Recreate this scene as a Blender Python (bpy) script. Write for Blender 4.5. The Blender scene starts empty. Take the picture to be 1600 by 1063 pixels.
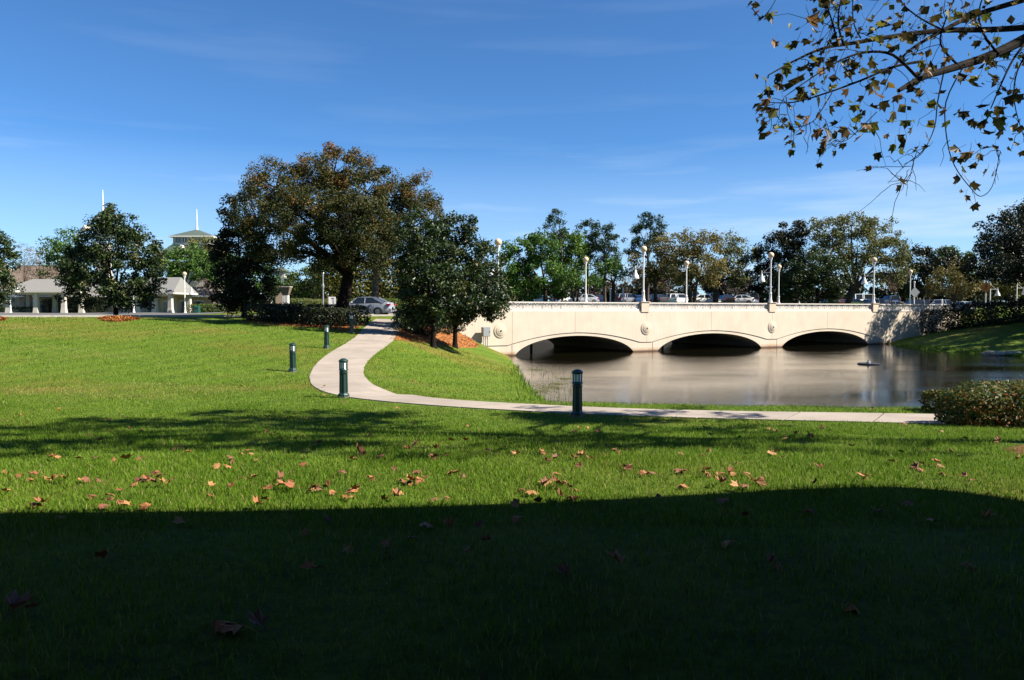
import bpy, bmesh, math, random
import numpy as np
from mathutils import Vector, Matrix

# ------------------------------------------------------------------ camera, sky, sun
F_PX = 1220.0
EYE = 1.7
PITCH = math.atan(45.5 / F_PX)
SC = bpy.context.scene
COL = SC.collection
cam_data = bpy.data.cameras.new("camera")
cam = bpy.data.objects.new("camera", cam_data)
COL.objects.link(cam)
cam.location = (0, 0, EYE)
cam.rotation_euler = (math.pi / 2 - PITCH, 0, 0)
cam_data.sensor_width = 36.0
cam_data.lens = 36.0 * F_PX / 1600.0
cam_data.clip_start = 0.05
cam_data.clip_end = 9000
SC.camera = cam

SUN_EL = math.radians(42.0)
SUN_AZ = math.radians(77.0)          # to the right of straight behind the camera
SUN = Vector((math.sin(SUN_AZ) * math.cos(SUN_EL), -math.cos(SUN_AZ) * math.cos(SUN_EL), math.sin(SUN_EL)))
world = bpy.data.worlds.new("World")
SC.world = world
world.use_nodes = True
wn, wl = world.node_tree.nodes, world.node_tree.links
wn.clear()
w_out = wn.new("ShaderNodeOutputWorld")
w_bg = wn.new("ShaderNodeBackground")
w_bg.inputs["Strength"].default_value = SKY_STRENGTH = 0.058
sky = wn.new("ShaderNodeTexSky")
sky.sky_type = 'NISHITA'
sky.sun_disc = False
sky.sun_elevation = SUN_EL
sky.sun_rotation = math.pi - SUN_AZ
sky.altitude = 2000
sky.air_density = 1.0
sky.dust_density = 0.0
sky.ozone_density = 5.0
tint = wn.new("ShaderNodeMix"); tint.data_type = 'RGBA'; tint.blend_type = 'MULTIPLY'; tint.inputs["Factor"].default_value = 1.0
tint.inputs["B"].default_value = (0.52, 0.81, 1.0, 1)          # deep polarised blue of the photograph's sky
wl.new(sky.outputs[0], tint.inputs["A"])
# thin high cloud, laid out by direction in the sky
tc = wn.new("ShaderNodeTexCoord")
mp = wn.new("ShaderNodeMapping"); mp.inputs["Scale"].default_value = (1.6, 1.6, 17.0)
mp.inputs["Location"].default_value = (0.35, 0.2, 0.3); mp.inputs["Rotation"].default_value = (0.03, 0.09, 0)
ns = wn.new("ShaderNodeTexNoise"); ns.inputs["Scale"].default_value = 1.7; ns.inputs["Detail"].default_value = 7; ns.inputs["Roughness"].default_value = 0.52
rp = wn.new("ShaderNodeValToRGB"); rp.color_ramp.elements[0].position = 0.53; rp.color_ramp.elements[1].position = 0.74
sp = wn.new("ShaderNodeSeparateXYZ")
elr = wn.new("ShaderNodeMapRange"); elr.inputs[1].default_value = 0.22; elr.inputs[2].default_value = 0.07; elr.inputs[3].default_value = 0.06; elr.inputs[4].default_value = 0.62
mul = wn.new("ShaderNodeMath"); mul.operation = 'MULTIPLY'
mix = wn.new("ShaderNodeMix"); mix.data_type = 'RGBA'
mix.inputs["B"].default_value = (4.6, 5.6, 6.6, 1)
wl.new(tc.outputs["Generated"], mp.inputs["Vector"]); wl.new(mp.outputs[0], ns.inputs["Vector"]); wl.new(ns.outputs["Fac"], rp.inputs[0])
wl.new(tc.outputs["Generated"], sp.inputs[0]); wl.new(sp.outputs["Z"], elr.inputs[0])
wl.new(rp.outputs[0], mul.inputs[0]); wl.new(elr.outputs[0], mul.inputs[1])
hz_ = wn.new("ShaderNodeMapRange"); hz_.inputs[1].default_value = 0.02; hz_.inputs[2].default_value = 0.20; hz_.inputs[3].default_value = 0.48; hz_.inputs[4].default_value = 0.0
hadd = wn.new("ShaderNodeMath"); hadd.operation = 'ADD'; hadd.use_clamp = True
wl.new(sp.outputs["Z"], hz_.inputs[0]); wl.new(hz_.outputs[0], hadd.inputs[0]); wl.new(mul.outputs[0], hadd.inputs[1]); wl.new(hadd.outputs[0], mix.inputs["Factor"]); wl.new(tint.outputs["Result"], mix.inputs["A"]); wl.new(mix.outputs["Result"], w_bg.inputs["Color"])
wl.new(w_bg.outputs[0], w_out.inputs[0])

sun_data = bpy.data.lights.new("sun", 'SUN')
sun_data.energy = 5.0
sun_data.angle = math.radians(0.5)
sun_data.color = (1.0, 0.93, 0.82)
sun_ob = bpy.data.objects.new("sun", sun_data)
COL.objects.link(sun_ob)
sun_ob.rotation_euler = SUN.to_track_quat('Z', 'Y').to_euler()
sun_ob.location = (30, -30, 40)

SC.view_settings.view_transform = 'Standard'
SC.view_settings.look = 'None'
SC.view_settings.gamma = 1.0
SC.view_settings.use_curve_mapping = False
SC.view_settings.exposure = 1.5
SC.render.engine = 'CYCLES'
SC.cycles.use_denoising = True
SC.cycles.max_bounces = 6
SC.cycles.transparent_max_bounces = 8

# ------------------------------------------------------------------ helpers
RNG = np.random.default_rng(11)
random.seed(4)


def ray(px, py):
    return np.array([(px - 800) / F_PX,
                     math.cos(PITCH) + math.sin(PITCH) * (531.5 - py) / F_PX,
                     -math.sin(PITCH) + math.cos(PITCH) * (531.5 - py) / F_PX])


def at_y(px, py, Y):
    r = ray(px, py); k = Y / r[1]
    return np.array([r[0] * k, Y, EYE + r[2] * k])


def at_z(px, py, z):
    r = ray(px, py); k = (z - EYE) / r[2]
    return np.array([r[0] * k, r[1] * k, z])


def sstep(a, b, x):
    t = np.clip((x - a) / (b - a), 0, 1)
    return t * t * (3 - 2 * t)


class MB:
    """collects shapes for one mesh"""
    def __init__(self):
        self.v, self.f = [], []

    def add(self, verts, faces):
        o = len(self.v)
        self.v += [tuple(p) for p in verts]
        self.f += [tuple(i + o for i in fc) for fc in faces]
        return self

    def box(self, c, s, rz=0.0):
        x, y, z = s[0] / 2, s[1] / 2, s[2] / 2
        ca, sa = math.cos(rz), math.sin(rz)
        vs = [(c[0] + ca * a * x - sa * b * y, c[1] + sa * a * x + ca * b * y, c[2] + d * z)
              for d in (-1, 1) for a, b in ((-1, -1), (1, -1), (1, 1), (-1, 1))]
        return self.add(vs, [(3, 2, 1, 0), (4, 5, 6, 7), (0, 1, 5, 4), (1, 2, 6, 5), (2, 3, 7, 6), (3, 0, 4, 7)])

    def frustum(self, c, s0, s1, z0, z1):
        vs = [(c[0] + a * s0[0] / 2, c[1] + b * s0[1] / 2, z0) for a, b in ((-1, -1), (1, -1), (1, 1), (-1, 1))]
        vs += [(c[0] + a * s1[0] / 2, c[1] + b * s1[1] / 2, z1) for a, b in ((-1, -1), (1, -1), (1, 1), (-1, 1))]
        return self.add(vs, [(3, 2, 1, 0), (4, 5, 6, 7), (0, 1, 5, 4), (1, 2, 6, 5), (2, 3, 7, 6), (3, 0, 4, 7)])

    def lathe(self, prof, n=12, c=(0, 0), rot=0.0):
        vs, fs = [], []
        for r, z in prof:
            for k in range(n):
                a = rot + 2 * math.pi * k / n
                vs.append((c[0] + r * math.cos(a), c[1] + r * math.sin(a), z))
        for i in range(len(prof) - 1):
            for k in range(n):
                k2 = (k + 1) % n
                fs.append((i * n + k, i * n + k2, (i + 1) * n + k2, (i + 1) * n + k))
        fs.append(tuple(range(n - 1, -1, -1)))
        fs.append(tuple((len(prof) - 1) * n + k for k in range(n)))
        return self.add(vs, fs)

    def tube(self, pts, radii, n=6):
        pts = [Vector(p) for p in pts]
        vs, fs = [], []
        prev = None
        for i, p in enumerate(pts):
            d = (pts[min(i + 1, len(pts) - 1)] - pts[max(i - 1, 0)]).normalized()
            if prev is None:
                a = d.orthogonal().normalized()
            else:
                a = (prev - d * prev.dot(d))
                a = a.normalized() if a.length > 1e-6 else d.orthogonal().normalized()
            prev = a
            b = d.cross(a)
            r = radii[i] if hasattr(radii, '__len__') else radii
            for k in range(n):
                t = 2 * math.pi * k / n
                vs.append(p + a * (r * math.cos(t)) + b * (r * math.sin(t)))
        m = len(pts)
        for i in range(m - 1):
            for k in range(n):
                k2 = (k + 1) % n
                fs.append((i * n + k, i * n + k2, (i + 1) * n + k2, (i + 1) * n + k))
        fs.append(tuple(range(n - 1, -1, -1)))
        fs.append(tuple((m - 1) * n + k for k in range(n)))
        return self.add(vs, fs)

    def bar(self, p, q, w, h=None, up=(0, 0, 1)):
        p, q = Vector(p), Vector(q)
        d = (q - p).normalized()
        u = Vector(up)
        s = d.cross(u)
        s = s.normalized() if s.length > 1e-6 else d.orthogonal().normalized()
        t = s.cross(d).normalized()
        h = w if h is None else h
        vs = []
        for e in (p, q):
            for a, b in ((-1, -1), (1, -1), (1, 1), (-1, 1)):
                vs.append(e + s * (a * w / 2) + t * (b * h / 2))
        return self.add(vs, [(3, 2, 1, 0), (4, 5, 6, 7), (0, 1, 5, 4), (1, 2, 6, 5), (2, 3, 7, 6), (3, 0, 4, 7)])

    def sphere(self, c, r, n=14, m=9, sc=(1, 1, 1)):
        vs, fs = [], []
        for i in range(m + 1):
            ph = math.pi * i / m
            for k in range(n):
                a = 2 * math.pi * k / n
                vs.append((c[0] + r * sc[0] * math.sin(ph) * math.cos(a), c[1] + r * sc[1] * math.sin(ph) * math.sin(a), c[2] + r * sc[2] * math.cos(ph)))
        for i in range(m):
            for k in range(n):
                k2 = (k + 1) % n
                fs.append((i * n + k, (i + 1) * n + k, (i + 1) * n + k2, i * n + k2))
        return self.add(vs, fs)

    def prism(self, poly, fn0, fn1):
        """poly of 2-D points mapped to 3-D by fn0 (back) and fn1 (front)"""
        n = len(poly)
        vs = [fn0(*p) for p in poly] + [fn1(*p) for p in poly]
        fs = [tuple(range(n - 1, -1, -1)), tuple(range(n, 2 * n))]
        fs += [(i, (i + 1) % n, n + (i + 1) % n, n + i) for i in range(n)]
        return self.add(vs, fs)

    def mesh(self, name, mat, smooth=False):
        me = bpy.data.meshes.new(name)
        me.from_pydata([tuple(float(c) for c in p) for p in self.v], [], self.f)
        if mat is not None:
            me.materials.append(mat)
        bm = bmesh.new(); bm.from_mesh(me)
        bmesh.ops.remove_doubles(bm, verts=bm.verts, dist=1e-5)
        bmesh.ops.recalc_face_normals(bm, faces=bm.faces)
        bm.to_mesh(me); bm.free()
        if smooth:
            me.polygons.foreach_set("use_smooth", [True] * len(me.polygons))
            try:
                me.set_sharp_from_angle(angle=math.radians(40))
            except Exception:
                pass
        me.update()
        return me

    def build(self, name, mat, parent=None, smooth=False):
        return link(name, self.mesh(name, mat, smooth), parent)


def link(name, data, parent=None, loc=None):
    o = bpy.data.objects.new(name, data)
    COL.objects.link(o)
    if parent is not None:
        o.parent = parent
    if loc is not None:
        o.location = loc
    return o


def tag(o, label, cat, group=None, kind=None):
    o["label"] = label
    if cat:
        o["category"] = cat
    if group:
        o["group"] = group
    if kind:
        o["kind"] = kind
    return o


def thing(name, label, cat, loc=(0, 0, 0), rz=0.0, group=None):
    o = bpy.data.objects.new(name, None)
    COL.objects.link(o)
    o.location = tuple(float(c) for c in loc)
    o.rotation_euler = (0, 0, rz)
    o.empty_display_size = 0.2
    return tag(o, label, cat, group)


def copy_tree(o, parent=None):
    c = o.copy()
    COL.objects.link(c)
    c.parent = parent
    for ch in list(o.children):
        copy_tree(ch, c)
    return c


# ------------------------------------------------------------------ materials
MATS = {}


def mat_base(name):
    m = bpy.data.materials.new(name)
    m.use_nodes = True
    MATS[name] = m
    nt = m.node_tree
    return m, nt.nodes, nt.links, nt.nodes["Principled BSDF"]


ALB = 0.58          # the picture is exposed brightly, so base colours sit low in their real range


def plain(name, rgb, rough=0.6, metal=0.0, noise=0.0, nscale=4.0, bump=0.0, bscale=30.0, spec=0.5, coat=0.0):
    m, n, l, p = mat_base(name)
    rgb = tuple(c * ALB for c in rgb)
    p.inputs["Roughness"].default_value = rough
    p.inputs["Metallic"].default_value = metal
    p.inputs["Specular IOR Level"].default_value = spec
    p.inputs["Coat Weight"].default_value = coat
    p.inputs["Base Color"].default_value = (*rgb, 1)
    tc = n.new("ShaderNodeTexCoord")
    if noise > 0:
        t = n.new("ShaderNodeTexNoise"); t.inputs["Scale"].default_value = nscale; t.inputs["Detail"].default_value = 6
        r = n.new("ShaderNodeValToRGB")
        r.color_ramp.elements[0].position = 0.3; r.color_ramp.elements[1].position = 0.7
        r.color_ramp.elements[0].color = (*[c * (1 - noise) for c in rgb], 1)
        r.color_ramp.elements[1].color = (*[min(1, c * (1 + noise)) for c in rgb], 1)
        l.new(tc.outputs["Object"], t.inputs["Vector"]); l.new(t.outputs["Fac"], r.inputs[0]); l.new(r.outputs[0], p.inputs["Base Color"])
    if bump > 0:
        t = n.new("ShaderNodeTexNoise"); t.inputs["Scale"].default_value = bscale; t.inputs["Detail"].default_value = 5
        b = n.new("ShaderNodeBump"); b.inputs["Strength"].default_value = bump; b.inputs["Distance"].default_value = 0.02
        l.new(tc.outputs["Object"], t.inputs["Vector"]); l.new(t.outputs["Fac"], b.inputs["Height"]); l.new(b.outputs[0], p.inputs["Normal"])
    return m


def leafy(name, stops, rough=0.45, trans=0.3, spec=0.22):
    """leaf material: colour of each leaf from its own 'rnd' attribute"""
    m, n, l, p = mat_base(name)
    a = n.new("ShaderNodeAttribute"); a.attribute_name = "rnd"
    r = n.new("ShaderNodeValToRGB")
    cr = r.color_ramp
    while len(cr.elements) < len(stops):
        cr.elements.new(0.5)
    for e, (pos, c) in zip(cr.elements, stops):
        e.position = pos; e.color = (*[v * ALB for v in c], 1)
    l.new(a.outputs["Fac"], r.inputs[0])
    l.new(r.outputs[0], p.inputs["Base Color"])
    p.inputs["Roughness"].default_value = rough
    p.inputs["Specular IOR Level"].default_value = spec
    t = n.new("ShaderNodeBsdfTranslucent"); l.new(r.outputs[0], t.inputs["Color"])
    mx = n.new("ShaderNodeMixShader"); mx.inputs[0].default_value = trans
    out = n["Material Output"]
    l.new(p.outputs[0], mx.inputs[1]); l.new(t.outputs[0], mx.inputs[2]); l.new(mx.outputs[0], out.inputs["Surface"])
    return m


def glass_mat(name, rgb, rough=0.08):
    m, n, l, p = mat_base(name)
    p.inputs["Base Color"].default_value = (*rgb, 1)
    p.inputs["Roughness"].default_value = rough
    p.inputs["Specular IOR Level"].default_value = 0.8
    return m


plain("cream", (0.72, 0.60, 0.45), 0.8, noise=0.05, nscale=1.2, bump=0.25, bscale=60)
plain("white_paint", (1.05, 1.02, 0.96), 0.5)
plain("lattice", (0.80, 0.74, 0.66), 0.6, noise=0.06)
plain("coping", (0.66, 0.52, 0.42), 0.75, noise=0.12, nscale=3)
plain("joint", (0.10, 0.075, 0.055), 0.9)
plain("boss_iron", (0.16, 0.10, 0.08), 0.6)
plain("globe", (1.0, 0.74, 0.44), 0.25, spec=0.6)
plain("bollard_green", (0.012, 0.052, 0.038), 0.38, noise=0.15, nscale=6)
plain("bollard_foot", (0.12, 0.12, 0.10), 0.7, noise=0.3)
plain("pane_white", (1.15, 1.15, 1.05), 0.3)
plain("grey_metal", (0.34, 0.36, 0.37), 0.45, noise=0.06)
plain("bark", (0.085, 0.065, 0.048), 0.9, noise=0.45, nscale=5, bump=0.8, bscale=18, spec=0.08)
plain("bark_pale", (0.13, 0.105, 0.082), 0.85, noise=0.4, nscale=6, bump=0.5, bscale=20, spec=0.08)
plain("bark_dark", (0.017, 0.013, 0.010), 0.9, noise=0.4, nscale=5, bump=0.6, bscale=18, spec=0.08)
plain("asphalt", (0.15, 0.145, 0.14), 0.9, noise=0.18, nscale=1.4, bump=0.3, bscale=90)
plain("lot_asphalt", (0.07, 0.07, 0.07), 0.9, noise=0.2)
plain("kerb", (0.50, 0.46, 0.40), 0.85, noise=0.12)
plain("red_kerb", (0.22, 0.03, 0.025), 0.7)
plain("shingle", (0.27, 0.265, 0.245), 0.9, noise=0.15, nscale=9, bump=0.4, bscale=40)
plain("green_roof", (0.10, 0.14, 0.115), 0.7, noise=0.12)
plain("brown_roof", (0.23, 0.17, 0.13), 0.9, noise=0.2)
plain("stucco", (0.70, 0.64, 0.56), 0.85, noise=0.05)
plain("pink_stucco", (0.58, 0.42, 0.33), 0.85, noise=0.06)
plain("terracotta", (0.62, 0.16, 0.07), 0.7, noise=0.1)
plain("bin_green", (0.01, 0.10, 0.07), 0.5)
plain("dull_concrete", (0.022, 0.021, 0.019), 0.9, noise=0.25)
plain("soil", (0.20, 0.085, 0.04), 0.95, noise=0.4, nscale=8, bump=0.6, bscale=30, spec=0.1)
plain("rock", (0.40, 0.33, 0.26), 0.9, noise=0.25, nscale=3, bump=0.6, bscale=6)
plain("rubber", (0.018, 0.018, 0.018), 0.8)
plain("rim", (0.45, 0.45, 0.46), 0.3, metal=0.8)
plain("tail_light", (0.55, 0.02, 0.02), 0.25)
plain("head_light", (0.75, 0.75, 0.75), 0.15)
plain("black_trim", (0.012, 0.012, 0.013), 0.5)
glass_mat("car_glass", (0.012, 0.016, 0.018), 0.05)
glass_mat("dark_window", (0.02, 0.025, 0.03), 0.1)
plain("sign_orange", (0.55, 0.16, 0.02), 0.5)
plain("sign_ink", (0.015, 0.015, 0.018), 0.6)
plain("sign_blue_ink", (0.12, 0.14, 0.20), 0.6)
plain("shade_roof_wood", (0.05, 0.04, 0.032), 0.85, noise=0.3)  # dark wood of the unseen roof and walls added for shade
plain("skin", (0.42, 0.26, 0.18), 0.6)
plain("shirt_blue", (0.28, 0.44, 0.74), 0.8)
plain("shirt_grey", (0.28, 0.27, 0.27), 0.8)
plain("shirt_white", (0.7, 0.68, 0.66), 0.8)
plain("trousers_dark", (0.02, 0.025, 0.04), 0.85)
plain("jeans", (0.07, 0.12, 0.24), 0.85)
plain("hair_dark", (0.02, 0.014, 0.01), 0.7)
plain("solar", (0.03, 0.03, 0.035), 0.5)
for nm, c in dict(silver=(0.52, 0.55, 0.62), white=(1.2, 1.2, 1.17), black=(0.012, 0.012, 0.014), navy=(0.02, 0.05, 0.14), blue=(0.04, 0.16, 0.42),
                  red=(0.50, 0.015, 0.03), grey=(0.13, 0.135, 0.14), teal=(0.22, 0.36, 0.37), champagne=(0.46, 0.40, 0.32)).items():
    plain("paint_" + nm, c, 0.28, metal=0.25 if nm in ("silver", "grey", "champagne", "teal") else 0.0, coat=0.6)

# --- lawn
m, n, l, p = mat_base("lawn")
tc = n.new("ShaderNodeTexCoord")


def noise_node(n, l, vec, scale, detail=4, rough=0.55):
    t = n.new("ShaderNodeTexNoise"); t.inputs["Scale"].default_value = scale; t.inputs["Detail"].default_value = detail; t.inputs["Roughness"].default_value = rough
    l.new(vec, t.inputs["Vector"])
    return t


def ramp_node(n, l, fac, stops):
    r = n.new("ShaderNodeValToRGB")
    while len(r.color_ramp.elements) < len(stops):
        r.color_ramp.elements.new(0.5)
    for e, (pos, c) in zip(r.color_ramp.elements, stops):
        e.position = pos; e.color = (*c, 1) if len(c) == 3 else c
    l.new(fac, r.inputs[0])
    return r


def mix_node(n, l, fac, a, b, mode='MIX'):
    x = n.new("ShaderNodeMix"); x.data_type = 'RGBA'; x.blend_type = mode
    if hasattr(fac, 'links'):
        l.new(fac, x.inputs["Factor"])
    else:
        x.inputs["Factor"].default_value = fac
    for k, s in (("A", a), ("B", b)):
        if hasattr(s, 'links'):
            l.new(s, x.inputs[k])
        else:
            x.inputs[k].default_value = (*s, 1)
    return x


fine = noise_node(n, l, tc.outputs["Object"], 5.0, 10, 0.85)
c1 = ramp_node(n, l, fine.outputs["Fac"], [(0.36, (0.020, 0.042, 0.002)), (0.5, (0.066, 0.112, 0.006)), (0.64, (0.122, 0.172, 0.018))])
mpn = n.new("ShaderNodeMapping"); mpn.inputs["Scale"].default_value = (0.7, 1.0, 1.0)
l.new(tc.outputs["Object"], mpn.inputs["Vector"])
big = noise_node(n, l, mpn.outputs[0], 0.16, 6, 0.6)
tanf = ramp_node(n, l, big.outputs["Fac"], [(0.48, (0, 0, 0)), (0.64, (0.85, 0.85, 0.85))])
mx1 = mix_node(n, l, tanf.outputs[0], c1.outputs[0], (0.135, 0.105, 0.020))
big2 = noise_node(n, l, tc.outputs["Object"], 0.45, 3)
yel = ramp_node(n, l, big2.outputs["Fac"], [(0.42, (0, 0, 0)), (0.70, (0.5, 0.5, 0.5))])
mx2 = mix_node(n, l, yel.outputs[0], mx1.outputs["Result"], (0.085, 0.125, 0.010))
# mowing stripes
wv = n.new("ShaderNodeTexWave"); wv.inputs["Scale"].default_value = 0.22; wv.inputs["Distortion"].default_value = 1.2; wv.inputs["Detail"].default_value = 2
rot = n.new("ShaderNodeMapping"); rot.inputs["Rotation"].default_value = (0, 0, math.radians(20)); l.new(tc.outputs["Object"], rot.inputs["Vector"]); l.new(rot.outputs[0], wv.inputs["Vector"])
wr = ramp_node(n, l, wv.outputs["Fac"], [(0.2, (0.86, 0.89, 0.86)), (0.8, (1.08, 1.07, 1.05))])
mx3 = mix_node(n, l, 0.8, mx2.outputs["Result"], wr.outputs[0], 'MULTIPLY')
l.new(mx3.outputs["Result"], p.inputs["Base Color"])
p.inputs["Roughness"].default_value = 0.9; p.inputs["Specular IOR Level"].default_value = 0.15
b = n.new("ShaderNodeBump"); b.inputs["Strength"].default_value = 0.9; b.inputs["Distance"].default_value = 0.06
l.new(fine.outputs["Fac"], b.inputs["Height"]); l.new(b.outputs[0], p.inputs["Normal"])

leafy("grass_blade", [(0.0, (0.065, 0.145, 0.007)), (0.35, (0.145, 0.280, 0.016)), (0.75, (0.240, 0.390, 0.036)), (0.92, (0.38, 0.44, 0.10)), (1.0, (0.50, 0.40, 0.16))], rough=0.6, trans=0.40, spec=0.12)

# --- water
m, n, l, p = mat_base("water")
p.inputs["Base Color"].default_value = (0.005, 0.0045, 0.002, 1)
p.inputs["Roughness"].default_value = 0.03
p.inputs["IOR"].default_value = 1.33
p.inputs["Specular IOR Level"].default_value = 0.5
tc = n.new("ShaderNodeTexCoord")
mpw = n.new("ShaderNodeMapping"); mpw.inputs["Scale"].default_value = (0.55, 1.5, 1)
l.new(tc.outputs["Object"], mpw.inputs["Vector"])
w1 = noise_node(n, l, mpw.outputs[0], 4.6, 6, 0.64)
w2 = noise_node(n, l, mpw.outputs[0], 0.13, 2)
wm = n.new("ShaderNodeMath"); wm.operation = 'MULTIPLY'
wrp = ramp_node(n, l, w2.outputs["Fac"], [(0.35, (0.25, 0.25, 0.25)), (0.65, (1, 1, 1))])
l.new(w1.outputs["Fac"], wm.inputs[0]); l.new(wrp.outputs[0], wm.inputs[1])
b = n.new("ShaderNodeBump"); b.inputs["Strength"].default_value = 0.17; b.inputs["Distance"].default_value = 0.05
l.new(wm.outputs[0], b.inputs["Height"]); l.new(b.outputs[0], p.inputs["Normal"])

# --- concrete path
m, n, l, p = mat_base("concrete")
tc = n.new("ShaderNodeTexCoord")
a1 = noise_node(n, l, tc.outputs["Object"], 0.8, 6, 0.65)
c1 = ramp_node(n, l, a1.outputs["Fac"], [(0.3, (0.2160, 0.1800, 0.1470)), (0.7, (0.3000, 0.2550, 0.2100))])
a2 = noise_node(n, l, tc.outputs["Object"], 40, 4)
c2 = ramp_node(n, l, a2.outputs["Fac"], [(0.3, (0.85, 0.85, 0.85)), (0.7, (1.1, 1.1, 1.1))])
mx = mix_node(n, l, 1.0, c1.outputs[0], c2.outputs[0], 'MULTIPLY')
oi = n.new("ShaderNodeObjectInfo")
c3 = ramp_node(n, l, oi.outputs["Random"], [(0.0, (0.93, 0.93, 0.92)), (1.0, (1.05, 1.04, 1.04))])
mx2 = mix_node(n, l, 1.0, mx.outputs["Result"], c3.outputs[0], 'MULTIPLY')
l.new(mx2.outputs["Result"], p.inputs["Base Color"]); p.inputs["Roughness"].default_value = 0.9

# --- mulch
m, n, l, p = mat_base("mulch")
tc = n.new("ShaderNodeTexCoord")
a1 = noise_node(n, l, tc.outputs["Object"], 14, 6, 0.7)
c1 = ramp_node(n, l, a1.outputs["Fac"], [(0.3, (0.1200, 0.0330, 0.0072)), (0.55, (0.3000, 0.1110, 0.0210)), (0.75, (0.3720, 0.1680, 0.0420))])
l.new(c1.outputs[0], p.inputs["Base Color"]); p.inputs["Roughness"].default_value = 0.95
b = n.new("ShaderNodeBump"); b.inputs["Strength"].default_value = 0.9; b.inputs["Distance"].default_value = 0.08
l.new(a1.outputs["Fac"], b.inputs["Height"]); l.new(b.outputs[0], p.inputs["Normal"])

# --- bridge stucco with tide stain near the water
m, n, l, p = mat_base("bridge_stucco")
tc = n.new("ShaderNodeTexCoord")
a1 = noise_node(n, l, tc.outputs["Object"], 0.7, 6)
c1 = ramp_node(n, l, a1.outputs["Fac"], [(0.3, (0.4200, 0.3510, 0.2700)), (0.7, (0.4680, 0.4020, 0.3180))])
sx = n.new("ShaderNodeSeparateXYZ"); l.new(tc.outputs["Object"], sx.inputs[0])
mr = n.new("ShaderNodeMapRange"); mr.inputs[1].default_value = -1.82; mr.inputs[2].default_value = -1.35; mr.inputs[3].default_value = 1; mr.inputs[4].default_value = 0
l.new(sx.outputs["Z"], mr.inputs[0])
a2 = noise_node(n, l, tc.outputs["Object"], 2.2, 5, 0.7)
mm = n.new("ShaderNodeMath"); mm.operation = 'MULTIPLY'; l.new(mr.outputs[0], mm.inputs[0]); l.new(a2.outputs["Fac"], mm.inputs[1])
st = ramp_node(n, l, mm.outputs[0], [(0.12, (0, 0, 0)), (0.55, (1, 1, 1))])
mx = mix_node(n, l, st.outputs[0], c1.outputs[0], (0.26, 0.13, 0.05))
mr2 = n.new("ShaderNodeMapRange"); mr2.inputs[1].default_value = -1.80; mr2.inputs[2].default_value = -1.70; mr2.inputs[3].default_value = 0.9; mr2.inputs[4].default_value = 0
l.new(sx.outputs["Z"], mr2.inputs[0])
mx2 = mix_node(n, l, mr2.outputs[0], mx.outputs["Result"], (0.055, 0.03, 0.018))
# streaks
mps = n.new("ShaderNodeMapping"); mps.inputs["Scale"].default_value = (2.2, 2.2, 0.18); l.new(tc.outputs["Object"], mps.inputs["Vector"])
a3 = noise_node(n, l, mps.outputs[0], 2.0, 5)
sr = ramp_node(n, l, a3.outputs["Fac"], [(0.30, (0.955, 0.94, 0.92)), (0.62, (1, 1, 1))])
mx3 = mix_node(n, l, 1.0, mx2.outputs["Result"], sr.outputs[0], 'MULTIPLY')
l.new(mx3.outputs["Result"], p.inputs["Base Color"]); p.inputs["Roughness"].default_value = 0.85
b = n.new("ShaderNodeBump"); b.inputs["Strength"].default_value = 0.25; b.inputs["Distance"].default_value = 0.02
a4 = noise_node(n, l, tc.outputs["Object"], 40, 3); l.new(a4.outputs["Fac"], b.inputs["Height"]); l.new(b.outputs[0], p.inputs["Normal"])

# --- foliage
leafy("leaf_oak", [(0.0, (0.020, 0.034, 0.008)), (0.40, (0.066, 0.080, 0.015)), (0.65, (0.150, 0.118, 0.024)), (1.0, (0.320, 0.145, 0.035))], 0.6, 0.24)
leafy("leaf_magnolia", [(0.0, (0.014, 0.029, 0.009)), (0.5, (0.043, 0.080, 0.017)), (0.88, (0.102, 0.152, 0.029)), (1.0, (0.246, 0.189, 0.058))], 0.42, 0.18, 0.30)
leafy("leaf_green", [(0.0, (0.037, 0.094, 0.017)), (0.5, (0.103, 0.218, 0.029)), (1.0, (0.239, 0.394, 0.062))], 0.5, 0.28)
leafy("leaf_bright", [(0.0, (0.050, 0.106, 0.013)), (0.5, (0.119, 0.237, 0.025)), (1.0, (0.213, 0.362, 0.050))], 0.5, 0.3)
leafy("leaf_pine", [(0.0, (0.019, 0.048, 0.014)), (0.5, (0.051, 0.099, 0.029)), (1.0, (0.112, 0.168, 0.051))], 0.5, 0.15)
leafy("leaf_autumn", [(0.0, (0.116, 0.116, 0.034)), (0.5, (0.285, 0.243, 0.068)), (1.0, (0.548, 0.348, 0.116))], 0.6, 0.25)
leafy("leaf_olive", [(0.0, (0.091, 0.112, 0.035)), (0.5, (0.234, 0.244, 0.073)), (1.0, (0.428, 0.385, 0.143))], 0.6, 0.25)
leafy("twig_brown", [(0.0, (0.12, 0.085, 0.06)), (0.6, (0.25, 0.18, 0.125)), (1.0, (0.33, 0.20, 0.10))], 0.8, 0.1)
leafy("twig_pink", [(0.0, (0.16, 0.11, 0.09)), (1.0, (0.34, 0.24, 0.20))], 0.8, 0.1)
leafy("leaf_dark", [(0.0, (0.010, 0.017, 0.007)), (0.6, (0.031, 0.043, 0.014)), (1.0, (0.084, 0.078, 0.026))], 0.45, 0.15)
leafy("leaf_hedge", [(0.0, (0.046, 0.091, 0.016)), (0.5, (0.117, 0.182, 0.031)), (1.0, (0.247, 0.260, 0.052))], 0.5, 0.25)
leafy("leaf_gold_hedge", [(0.0, (0.052, 0.065, 0.013)), (0.5, (0.182, 0.189, 0.026)), (1.0, (0.390, 0.267, 0.052))], 0.5, 0.25)
leafy("leaf_clipped", [(0.0, (0.14, 0.18, 0.045)), (1.0, (0.31, 0.33, 0.10))], 0.6, 0.25)
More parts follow.
